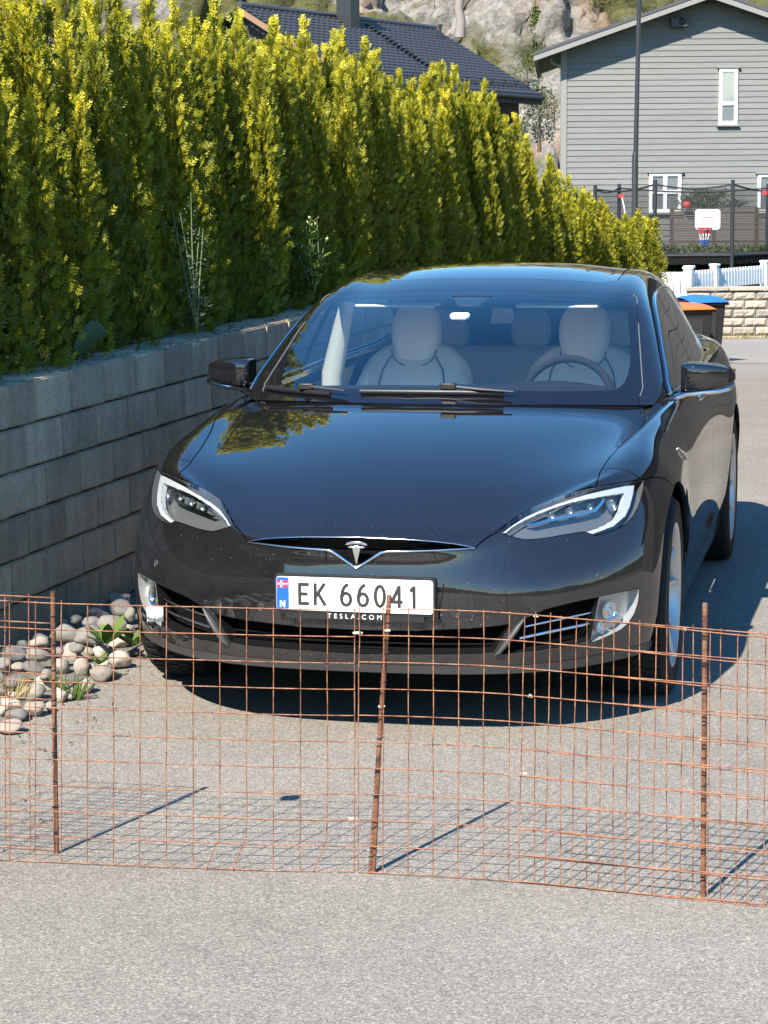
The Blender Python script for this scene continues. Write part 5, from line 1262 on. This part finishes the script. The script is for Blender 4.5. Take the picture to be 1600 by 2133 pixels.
# ---- glasshouse panels
panel(HG, 'roof_frame', 'roof_frame', M_PAINT, both=True, gap=.0015, flange=.02)
panel(HG, 'glass_roof', 'glass_roof', M_GLOSSBLK, both=True); panel(HG, 'hatch_glass', 'hatch_glass', M_GLOSSBLK, both=True)
wsc = panel(HG, 'windscreen', 'windscreen', M_GLASS, both=True, gap=0, flange=0)
panel(HG, 'windscreen_edge', 'windscreen_border', M_GLOSSBLK, wsc, both=True, gap=.0008, flange=.006)
for sd in (1, -1):
    fw = panel(HG, 'front_window', 'front_window', M_SGLASS, side=sd, gap=0, flange=0)
    rw = panel(HG, 'rear_window', 'rear_window', M_SGLASS, side=sd, gap=0, flange=0)
    panel(HG, 'pillar_black', 'pillar_cover', M_GLOSSBLK, side=sd, gap=0, flange=.004)
    pts = []
    for p in win_d[::2]:
        h = HOUSE.bvh.ray_cast(Vector((1.6, p[1], p[2])), Vector((-1, 0, 0)))[0]
        h = h + HOUSE.normal(h)*.003; pts.append((sd*h.x, h.y, h.z))
    MB().tube(pts + [pts[0]], .007, 6).build('window_trim', M_CHROME, car)
    # rubber seal along the screen edge
    e = [HOUSE.hit(*p) for p in ws_px[4:]]; e = [p + HOUSE.normal(p)*.002 for p in e]
    MB().tube([(sd*p.x, p.y, p.z) for p in e], .0028, 6).build('screen_seal', pm('seal_grey', (.10, .10, .10), .4) if sd == 1 else bpy.data.materials['seal_grey'], car)
    # mirror: housing, chrome foot, glass
    mr = MB(); n = 20
    secs = [(.882,1.945,1.046,.075,.052,.052),(.890,1.942,1.047,.086,.059,.059),(.93,1.938,1.048,.090,.058,.058),(.98,1.942,1.049,.088,.053,.053),(1.03,1.955,1.049,.080,.046,.045),(1.066,1.975,1.047,.064,.037,.036),(1.082,1.990,1.044,.040,.025,.024),(1.087,2.0,1.042,.014,.010,.010)]
    vs = []
    for x, yc, zc, ry, rzu, rzl in secs:
        for q in range(n):
            a = 2*math.pi*q/n; ca, sa = math.cos(a), math.sin(a); ex = .34
            yy = yc + ry*math.copysign(abs(ca)**ex, ca)*(1.0 if ca < 0 else .62)
            zz = zc + (rzu if sa > 0 else rzl)*math.copysign(abs(sa)**ex, sa)
            vs.append((sd*x, yy, zz))
    fs = [(k*n+q, k*n+(q+1) % n, (k+1)*n+(q+1) % n, (k+1)*n+q) for k in range(len(secs)-1) for q in range(n)]
    mr.add(vs, fs, True); mr.add(vs[:n], [tuple(range(n))], True); mr.add(vs[-n:], [tuple(range(n))], True)
    hs = mr.build('wing_mirror', M_PAINT, car)
    sub = hs.modifiers.new('s', 'SUBSURF'); sub.levels = 1; sub.render_levels = 1
    MB().tube([(sd*.815,1.735,.968),(sd*.85,1.80,.968),(sd*.90,1.875,.982),(sd*.97,1.875,.988),(sd*1.03,1.885,.994),(sd*1.068,1.92,1.002),(sd*1.085,1.975,1.02)], [.016,.015,.012,.011,.010,.009,.004], 8).build('mirror_foot', M_CHROME, hs)
    MB().tube([(sd*.80,1.80,.955),(sd*.86,1.90,.965),(sd*.93,1.945,.99)], [.022,.026,.03], 8).build('mirror_arm', M_PAINT, hs)
    g = MB(); pr = [(.888,1.003),(.885,1.075),(.90,1.092),(1.03,1.088),(1.062,1.068),(1.066,1.025),(1.05,1.008)]
    g.add([(sd*a, 1.992, b) for a, b in pr], [tuple(range(len(pr)))]); g.build('mirror_glass', M_CHROME, hs)
# wipers
def wiper(px_blade, px_arm, nm='wiper'):
    P = []
    for a, b in px_blade:
        h = HOUSE.hit(a, b); P.append(h + HOUSE.normal(h)*.012)
    blade = MB().tube([tuple(p) for p in P], .0075, 8, squash=1.4).build(nm, M_BPLAST, car)
    Q = []
    for k, (a, b) in enumerate(px_arm):
        h = HOUSE.hit(a, b) or BODY.hit(a, b); Q.append(h + Vector((0, -.006, .028)))
    MB().tube([tuple(p) for p in Q], [.010]*(len(Q)-1)+[.006], 8, squash=.6).build('wiper_arm', M_GPLAST, blade)
    mid = Q[0]; MB().box((mid.x-.03, mid.y-.02, mid.z-.012), (mid.x+.03, mid.y+.015, mid.z+.012)).build('blade_clip', M_BPLAST, blade, bevel=.004)
wiper([(558,812),(600,818),(640,822),(690,826)], [(640,819),(680,824),(720,829)])
wiper([(752,821),(850,822),(950,823),(1050,825)], [(935,819),(1000,826),(1070,831)])

# ---- wheels
def make_wheel(nm='wheel'):
    """axis along x, outer face towards +x, origin at the hub centre"""
    w = bpy.data.objects.new(nm, None); link(w, car)
    ty = [(.262,-.118),(.300,-.124),(.335,-.119),(.348,-.100),(.3525,-.060),(.353,0),(.3525,.060),(.348,.100),(.335,.119),(.300,.124),(.262,.118)]
    t = MB().lathe(ty, axis='x', n=72).build('tyre', M_RUBBER, w)
    tr = MB()
    for k in range(60):                                  # tread blocks
        a = 2*math.pi*k/60
        for j, (x0, x1) in enumerate(((-.098,-.045),(-.038,-.002),(.002,.038),(.045,.098))):
            aa = a + (j % 2)*.05; P = []
            for x, da in ((x0,-.034),(x1,-.02),(x1,.034),(x0,.02)):
                for rr in (.346, .3575 - (.004 if abs(x) > .09 else 0)): P.append((x, rr*math.cos(aa+da), rr*math.sin(aa+da)))
            tr.add(P, [(1,3,5,7),(0,2,3,1),(2,4,5,3),(4,6,7,5),(6,0,1,7)])
    tr.build('tread', M_RUBBER, t)
    rim = MB().lathe([(.262,.112),(.258,.118),(.250,.117),(.244,.108),(.236,.085),(.228,.03),(.225,-.11),(.262,-.115)], axis='x', n=64).build('rim', M_RIM, w)
    sp = MB()
    for k in range(5):                                   # five pairs of twisted spokes
        a0 = 2*math.pi*k/5 + .3
        for s in (-1, 1):
            P = []
            for f, (r, x, wd, th) in enumerate(((.045,.072,.030,.030),(.10,.078,.024,.028),(.16,.090,.020,.024),(.21,.100,.017,.020),(.246,.106,.018,.016))):
                an = a0 + s*(.10 + .19*(r-.045)/.2)
                c, sn = math.cos(an), math.sin(an); tx, ty_ = -sn, c
                for dw, dx in ((-wd/2, 0), (wd/2, -.006*s), (wd/2, -th), (-wd/2, -th)):
                    P.append((x+dx, r*c + tx*dw, r*sn + ty_*dw))
            sp.add(P, [(4*f+q, 4*f+(q+1) % 4, 4*f+4+(q+1) % 4, 4*f+4+q) for f in range(4) for q in range(4)])
    sp.build('spokes', M_RIM, w, bevel=.004)
    MB().lathe([(.0005,.082),(.03,.081),(.034,.074),(.062,.072),(.066,.05),(.066,.02)], axis='x', n=32).build('hub_cap', M_RIM, w)
    MB().lathe([(.05,.0),(.175,.0),(.178,-.012),(.178,-.028),(.05,-.03)], axis='x', n=48).build('brake_disc', M_DISC, w)
    MB().lathe([(.0005,-.035),(.222,-.036),(.222,-.10)], axis='x', n=40).build('wheel_backing', M_BLACK, w)
    return w
w0 = make_wheel(); w0.location = (.832, AXF, WR)
for x, y, flip, steer in ((-.832, AXF, 1, 0), (.848, AXR, 0, 0), (-.848, AXR, 1, 0)):
    w = copy_tree(w0, car); w.location = (x, y, WR); w.rotation_euler = (R(37), 0, math.pi if flip else 0)
for sd in (1, -1):                                       # arch liners and lips
    for yc, r in ((AXF, .403), (AXR, .400)):
        pr = [(r+.004, .925), (r+.006, .80), (r+.006, .56), (.05, .55)]
        mb = MB(); n = 48; vs = []
        for rr, x in pr:
            for q in range(n+1):
                a = -.35 + (math.pi+.7)*q/n; vs.append((sd*x, yc + rr*math.cos(a), .352 + rr*math.sin(a)))
        mb.add(vs, [(k*(n+1)+q, k*(n+1)+q+1, (k+1)*(n+1)+q+1, (k+1)*(n+1)+q) for k in range(len(pr)-1) for q in range(n)], True)
        mb.build('wheel_arch_liner', M_BLACK, car)
# underbody
MB().box((-.84,.50,.175),(.84,4.55,.23)).build('underbody', M_BLACK, car)

# ---- cabin
def loft(secs, n, nm, mat, parent, sub=1):
    """sections: list of point rings"""
    mb = MB(); vs = [p for s in secs for p in s]
    mb.add(vs, [(k*n+q, k*n+(q+1) % n, (k+1)*n+(q+1) % n, (k+1)*n+q) for k in range(len(secs)-1) for q in range(n)], True)
    mb.add(secs[0], [tuple(range(n))], True); mb.add(secs[-1], [tuple(range(n))], True)
    o = mb.build(nm, mat, parent)
    bm = bmesh.new(); bm.from_mesh(o.data); bmesh.ops.remove_doubles(bm, verts=bm.verts, dist=1e-5); bmesh.ops.recalc_face_normals(bm, faces=bm.faces); bm.to_mesh(o.data); bm.free()
    s = o.modifiers.new('s', 'SUBSURF'); s.levels = sub; s.render_levels = sub; return o
def slab(x, y, z, w, t, ex=.6, n=16, tilt=0.0):
    """superellipse ring in the x-y plane at height z (w half width, t half thickness)"""
    out = []
    for q in range(n):
        a = 2*math.pi*q/n; c, s = math.cos(a), math.sin(a)
        out.append((x + w*math.copysign(abs(c)**ex, c), y + t*math.copysign(abs(s)**ex, s), z))
    return out
def seat(x, y0, nm='front_seat'):
    r = bpy.data.objects.new(nm, None); link(r, car)
    loft([slab(x, y0-.30, .52, .24, .28), slab(x, y0-.31, .60, .26, .30), slab(x, y0-.32, .66, .25, .29), slab(x, y0-.33, .68, .20, .24)], 16, 'seat_cushion', M_SEAT, r)
    bk = loft([slab(x, y0-.06, .58, .22, .09), slab(x, y0-.02, .70, .255, .10), slab(x, y0+.03, .85, .27, .10), slab(x, y0+.07, .97, .262, .09), slab(x, y0+.095, 1.04, .225, .075), slab(x, y0+.11, 1.085, .165, .06), slab(x, y0+.12, 1.11, .12, .045)], 16, 'seat_back', M_SEAT, r, 2)
    loft([slab(x, y0+.075, 1.005, .055, .035), slab(x, y0+.075, 1.03, .085, .055), slab(x, y0+.08, 1.08, .105, .065), slab(x, y0+.085, 1.15, .116, .068), slab(x, y0+.09, 1.215, .112, .064), slab(x, y0+.098, 1.26, .090, .052), slab(x, y0+.105, 1.282, .05, .03)], 16, 'headrest', M_SEAT, r, 2)
    for s in (-1, 1):                                      # seams of the seat back
        MB().tube([(x+s*.10, y0+.012, 1.06), (x+s*.135, y0-.005, 1.0), (x+s*.15, y0-.035, .92), (x+s*.155, y0-.075, .80), (x+s*.15, y0-.12, .68)], .0035, 6).build('seat_seam', M_GPLAST, bk)
    MB().tube([(x+.10*math.cos(a), y0+.022-.012*math.sin(a), 1.085-.075*math.sin(a)) for a in np.linspace(0, math.pi, 13)], .003, 6).build('headrest_seam', M_GPLAST, bk)
    for s in (-1, 1):
        loft([slab(x+s*.235, y0-.10, .62, .035, .08), slab(x+s*.25, y0-.05, .78, .04, .09), slab(x+s*.235, y0+.03, .93, .032, .075), slab(x+s*.20, y0+.08, 1.02, .02, .05)], 16, 'seat_bolster', M_SEAT, bk)
seat(.385, 2.70); seat(-.365, 2.70)
rs = bpy.data.objects.new('rear_seat', None); link(rs, car)
loft([slab(0, 3.62, .60, .66, .10), slab(0, 3.68, .80, .67, .10), slab(0, 3.74, .98, .66, .09), slab(0, 3.77, 1.04, .63, .06)], 16, 'seat_back', M_SEAT, rs)
loft([slab(0, 3.40, .50, .66, .28), slab(0, 3.40, .64, .66, .28), slab(0, 3.40, .68, .60, .24)], 16, 'seat_cushion', M_SEAT, rs)
for x in (-.40, 0.0, .40):
    loft([slab(x, 3.76, 1.02, .09, .04), slab(x, 3.755, 1.08, .10, .05), slab(x, 3.75, 1.16, .10, .05), slab(x, 3.755, 1.20, .08, .04), slab(x, 3.76, 1.21, .03, .02)], 16, 'headrest', M_SEAT, rs)
# belts on the centre pillars
for sd in (1, -1):
    MB().add([(sd*.70, 2.70, 1.22), (sd*.70, 2.745, 1.22), (sd*.74, 2.72, .70), (sd*.74, 2.675, .70)], [(0,1,2,3)]).build('seat_belt', M_GPLAST, car)
    MB().tube([(sd*.74, 2.72, .60), (sd*.735, 2.72, .98), (sd*.665, 2.72, 1.30)], [.05, .05, .035], 8).build('pillar_trim', M_TRIM, car)
# dashboard
mb = MB(); prof = [(1.40,.945),(1.62,1.000),(1.78,1.012),(1.90,1.002),(1.96,.975),(1.98,.93),(1.97,.80),(1.95,.60)]
xs = np.linspace(-.80, .80, 25); vs = []
for y, z in prof:
    for x in xs:
        hood_up = .028*math.exp(-((x-.385)/.20)**2) if y > 1.7 else 0
        vs.append((x, y + (.16*(abs(x)/.8)**2 if y < 1.7 else .02*(abs(x)/.8)**2), z + (hood_up if z > .95 else 0) - .02*(abs(x)/.8)**3))
n = len(xs); mb.add(vs, [(k*n+q, k*n+q+1, (k+1)*n+q+1, (k+1)*n+q) for k in range(len(prof)-1) for q in range(n-1)], True)
mb.build('dashboard', M_DASH, car)
MB().prism(rrect(.24, .40, .012), .02, Matrix(((1,0,0,0),(0,.22,-.97,1.99),(0,.97,.22,.80),(0,0,0,1)))).build('centre_screen', M_GLOSSBLK, car)
# steering wheel
c0 = Vector((.40, 2.10, .925)); tl = Matrix.Rotation(R(-24), 4, 'X')
sw = MB(); ring = []
for k in range(41):
    a = 2*math.pi*k/40; ring.append(tuple(c0 + tl @ Vector((.185*math.cos(a), 0, .185*math.sin(a)))))
sw.tube(ring, .0165, 8, cap=False)
stw = sw.build('steering_wheel', M_DASH, car)
hub = MB(); hub.tube([tuple(c0 + tl @ Vector((-.17, 0, .01))), tuple(c0 + tl @ Vector((-.06, 0, 0))), tuple(c0 + tl @ Vector((.06, 0, 0))), tuple(c0 + tl @ Vector((.17, 0, .01)))], [.018,.05,.05,.018], 8)
hub.tube([tuple(c0), tuple(c0 + tl @ Vector((0, 0, -.17)))], [.04,.018], 8); hub.build('wheel_spokes', M_DASH, stw)
# inside skins: roof lining, pillar trim, door cards, floor
panel(HG, ['roof_frame', 'glass_roof', 'hatch_glass'], 'roof_lining', M_TRIM, both=True, gap=.006, flange=0, offset=-.026)
for sd in (1, -1):
    panel(HB, ['front_door', 'rear_door'], 'door_card', M_TRIM, side=sd, gap=.0, flange=0, offset=-.07)
MB().box((-.83,1.70,.30),(.83,4.4,.36)).build('cabin_floor', M_DASH, car)
MB().box((-.70,3.86,.62),(.70,4.66,.66)).build('boot_floor', M_DASH, car)
for sd in (1, -1):
    MB().box((sd*.34-.17, 2.20, 1.300), (sd*.34+.17, 2.36, 1.312)).build('sun_visor', M_TRIM, car, bevel=.006)
# camera pod, mirror and toll tag at the top of the screen
MB().add([(-.085,2.135,1.352),(.085,2.135,1.352),(.045,2.06,1.315),(-.045,2.06,1.315),(-.07,2.24,1.362),(.07,2.24,1.362),(.04,2.15,1.30),(-.04,2.15,1.30)],
         [(0,1,2,3),(3,2,6,7),(0,3,7,4),(1,5,6,2),(4,7,6,5)]).build('camera_pod', M_BPLAST, car, bevel=.004)
MB().prism(rrect(.235, .062, .024), .03, PM(2.19, 1.268, .055)).build('rear_view_mirror', M_DASH, car, bevel=.006)
h = HOUSE.hit(958, 656); nn = HOUSE.normal(h); hh = h - nn*.012
MB().prism([(-.04,-.010),(-.032,-.02),(.028,-.02),(.04,-.008),(.04,.010),(.032,.02),(-.03,.02),(-.04,.012)], .014, Matrix.Translation(hh) @ nn.to_track_quat('Z', 'Y').to_matrix().to_4x4()).build('toll_tag', M_PWHITE, car, bevel=.003)
# ================================================================== rusty mesh across the drive
def rust_mat(nm='rust', dk=1.0):
    m, n, l, b = new_mat(nm); n1 = noise_node(n, l, 24, 4, .65); n2 = noise_node(n, l, 160, 3, .6)
    c = ramp(n, l, n1.outputs[0], [(.30, (.055*dk, .032*dk, .026*dk)), (.44, (.20*dk, .082*dk, .042*dk)), (.58, (.34*dk, .150*dk, .074*dk)), (.70, (.22*dk, .185*dk, .16*dk))])
    f = ramp(n, l, n2.outputs[0], [(.3, (.65, .65, .65)), (.7, (1.2, 1.2, 1.2))]); cc = mix(n, l, 1.0, c.outputs[0], f.outputs[0], 'MULTIPLY')
    l.new(cc, b.inputs['Base Color']); b.inputs['Roughness'].default_value = .75; b.inputs['Specular IOR Level'].default_value = .35; bump(n, l, b, n2.outputs[0], .4, .002); return m
M_RUST = rust_mat(); M_RUSTP = rust_mat('rust_dark', .62); M_TIE = pm('cable_tie', (.62, .52, .36), .6)
def on_fence(px, py, Y): return np.array(atY(px, py, Y))
def mesh_panel(bpx, tpx, lab, nv, nh=11, kinks=(), ties=(), seed=0, ext=.012, wave=.003):
    """bpx, tpx: picture points along the foot and the top edge, from left to right"""
    bp = [np.array(atZ(x, y, .004)) for x, y in bpx]; bX = np.array([p[0] for p in bp]); bY = np.array([p[1] for p in bp])
    x0, x1 = bX[0], bX[-1]; tp = []
    for x, y in tpx:
        Y = 5.7
        for _ in range(6): q = atY(x, y, Y); Y = float(np.interp(q[0], bX, bY))
        tp.append(atY(x, y, Y))
    tX = np.array([p[0] for p in tp]); tZ = np.array([p[2] for p in tp]); lean = (tX[0]-x0, tX[-1]-x1)
    org = np.array(((x0+x1)/2, float(np.interp((x0+x1)/2, bX, bY)), 0)); o = empty('mesh_panel', tuple(org), 0, lab, 'wire mesh', 'rusty reinforcing mesh panels'); g = np.random.default_rng(seed); ph = g.random()*6
    def P(u, v):
        X = x0 + (x1-x0)*u + (lean[0]*(1-u)+lean[1]*u)*v; zt = float(np.interp(X, tX, tZ)); Y = float(np.interp(X, bX, bY))
        return np.array((X, Y + wave*math.sin(5*X+ph)*(.4+v) + .002*math.sin(9*v+ph), .004 + (zt-.004)*v + .002*math.sin(7*X+ph*2))) - org
    for k in range(nh):
        v = k/(nh-1); MB().tube([P(u, v) for u in np.linspace(0, 1, 21)], .00165, 5).build('wire', M_RUST, o)
    for k in range(nv):
        u = k/(nv-1); top = 1.0 + (ext if g.random() < .5 else .004); pts = []
        for v in np.linspace(0, top, 9):
            p = P(u, v) + np.array((g.normal(0, .0006), .0036, 0))
            if k in kinks and v < .13: p = p + np.array((-.035*(1-v/.13), -.004, .0))
            pts.append(p)
        MB().tube(pts, .00155, 5).build('wire', M_RUST, o)
    for (px, py, Y, rx, rz_) in ties:
        c = on_fence(px, py, Y) - org
        MB().tube([c + np.array((-rx, -.004, 0)), c + np.array((0, -.006, rz_*.2)), c + np.array((rx, -.003, -rz_*.1))], [.003, .0042, .0035], 6).build('cable_tie', M_TIE, o)
    return o
ybl = lambda px, py: np.array(atZ(px, py, .004))
def top_at(px, py, base): return on_fence(px, py, base[1])
mesh_panel([(-140,1783),(0,1790),(300,1805),(560,1813),(738,1815)], [(-140,1241),(0,1249),(107,1256),(320,1264),(560,1267),(739,1270)], 'rusty wire mesh panel in front of the car between left and middle posts', 17, kinks=(11, 12, 15), ties=((745, 1318, 5.73, .012, .003), (735, 1704, 5.735, .010, .003)), seed=1)
mesh_panel([(-190,1755),(0,1765),(113,1772)], [(-190,1236),(0,1241.5),(110,1244.5)], 'overlapping rusty mesh panel at the far left ending at the post', 7, seed=2)
mesh_panel([(746,1817),(1066,1835.5),(1600,1885),(1790,1903)], [(748,1269),(1000,1274.5),(1092,1279),(1350,1299),(1600,1322),(1790,1340)], 'long rusty mesh panel running right from the middle post', 20, ties=((806, 1313, 5.72, .008, .003), (795, 1471, 5.725, .008, .003), (771, 1769, 5.73, .008, .004)), seed=3)
mesh_panel([(1080,1837),(1600,1887),(1830,1909)], [(1094,1282),(1350,1303),(1600,1327),(1830,1349)], 'second rusty mesh panel doubled over the right half', 14, ties=((1116, 1283, 5.64, .005, .012), (1104, 1450, 5.64, .005, .014), (1090, 1611, 5.64, .008, .004), (1464, 1541, 5.52, .008, .004), (1461, 1727, 5.52, .007, .008), (1425, 1311, 5.54, .004, .010)), seed=4)
def post(base, top, lab, r=.0064, bands=True, seed=0):
    base, top = np.array(base), np.array(top); o = empty('rebar_post', tuple(base), 0, lab, 'post', 'rusty rebar posts'); d = top-base; g = np.random.default_rng(seed)
    MB().tube([(0, 0, -.15), tuple(d*.5), tuple(d)], r, 10).build('bar', M_RUSTP, o)
    rb = MB(); L = np.linalg.norm(d); n_ = int(L/.012)
    for k in range(n_):                                       # rolled ribs
        c = d*(k+.5)/n_; rb.tube([c - d/L*.0016 + np.array((0, 0, -.002)), c + d/L*.0016 + np.array((0, 0, .002))], r*1.10, 8, cap=True)
    ro = rb.build('rolled_ribs', M_RUSTP, o); ro['kind'] = 'stuff'
    for k in range(9):
        c = d*(.06 + .105*k + g.random()*.02); MB().tube([c + np.array((-.009, -.006, -.002)), c + np.array((0, -.0095, 0)), c + np.array((.009, -.005, .003))], .0014, 5).build('tie_wire', M_DARKM, o)
    return o
B = ybl(117, 1775); B[2] = 0; post(B, on_fence(110, 1232, B[1]), 'left upright rusty rebar post beside the stone heap', seed=1)
B = ybl(772, 1815); B[2] = 0; post(B, on_fence(811, 1240, B[1]), 'leaning rusty rebar post in front of the number plate', .0062, seed=2)
B = ybl(1465, 1865); B[2] = 0; post(B, on_fence(1469, 1256, B[1]), 'right upright rusty rebar post beside the car wheel', .0066, seed=3)
# roll of white tape hung on the top wire
c = on_fence(323, 1279, 5.835); tr2 = empty('tape_roll', tuple(c), .12, 'small white paper roll hung on the top wire at left', 'roll'); k_ = 5.835/CF
MB().lathe([(9*k_, -17*k_), (16.5*k_, -17*k_), (16.5*k_, 17*k_), (9*k_, 17*k_)], axis='x', n=28, closed=True).build('roll', M_PWHITE, tr2)
for s_, w_ in ((-.004, .0045), (.006, .003)): MB().lathe([(16.6*k_, s_), (16.75*k_, s_), (16.75*k_, s_+w_), (16.6*k_, s_+w_)], axis='x', n=28, closed=True).build('print_band', pm('grey_print', (.35, .38, .36), .6), tr2)
MB().lathe([(8*k_, -16*k_), (8.9*k_, -16*k_), (8.9*k_, 16*k_), (8*k_, 16*k_)], axis='x', n=28, closed=True).build('core', pm('cardboard', (.10, .075, .055), .8), tr2)
# ================================================================== neighbouring garage on the right (seen mirrored in the car's flank)
gr_ = empty('garage', (4.9, 9.5, 0), 0, 'dark grey sided garage right of the drive, mirrored in the car doors', 'garage')
M_GSIDE = board_mat('garage_siding', (.075, .070, .064))
gm = MB().box((0, 0, 0), (.03, 15.5, .16)).mesh('siding_board', M_GSIDE)
for k in range(22):
    o = link(bpy.data.objects.new('siding_board', gm), gr_); o.location = (-.015, 0, -.40 + k*.168)
MB().box((.02, .01, -.6), (6, 15.49, 3.3)).build('wall', M_GSIDE, gr_)
MB().add([(-.4, -.4, 3.2), (-.4, 15.7, 3.2), (3.0, 15.7, 4.8), (3.0, -.4, 4.8), (6.4, -.4, 3.2), (6.4, 15.7, 3.2)], [(0,1,2,3), (3,2,5,4)]).build('roof', M_ROOFG, gr_)
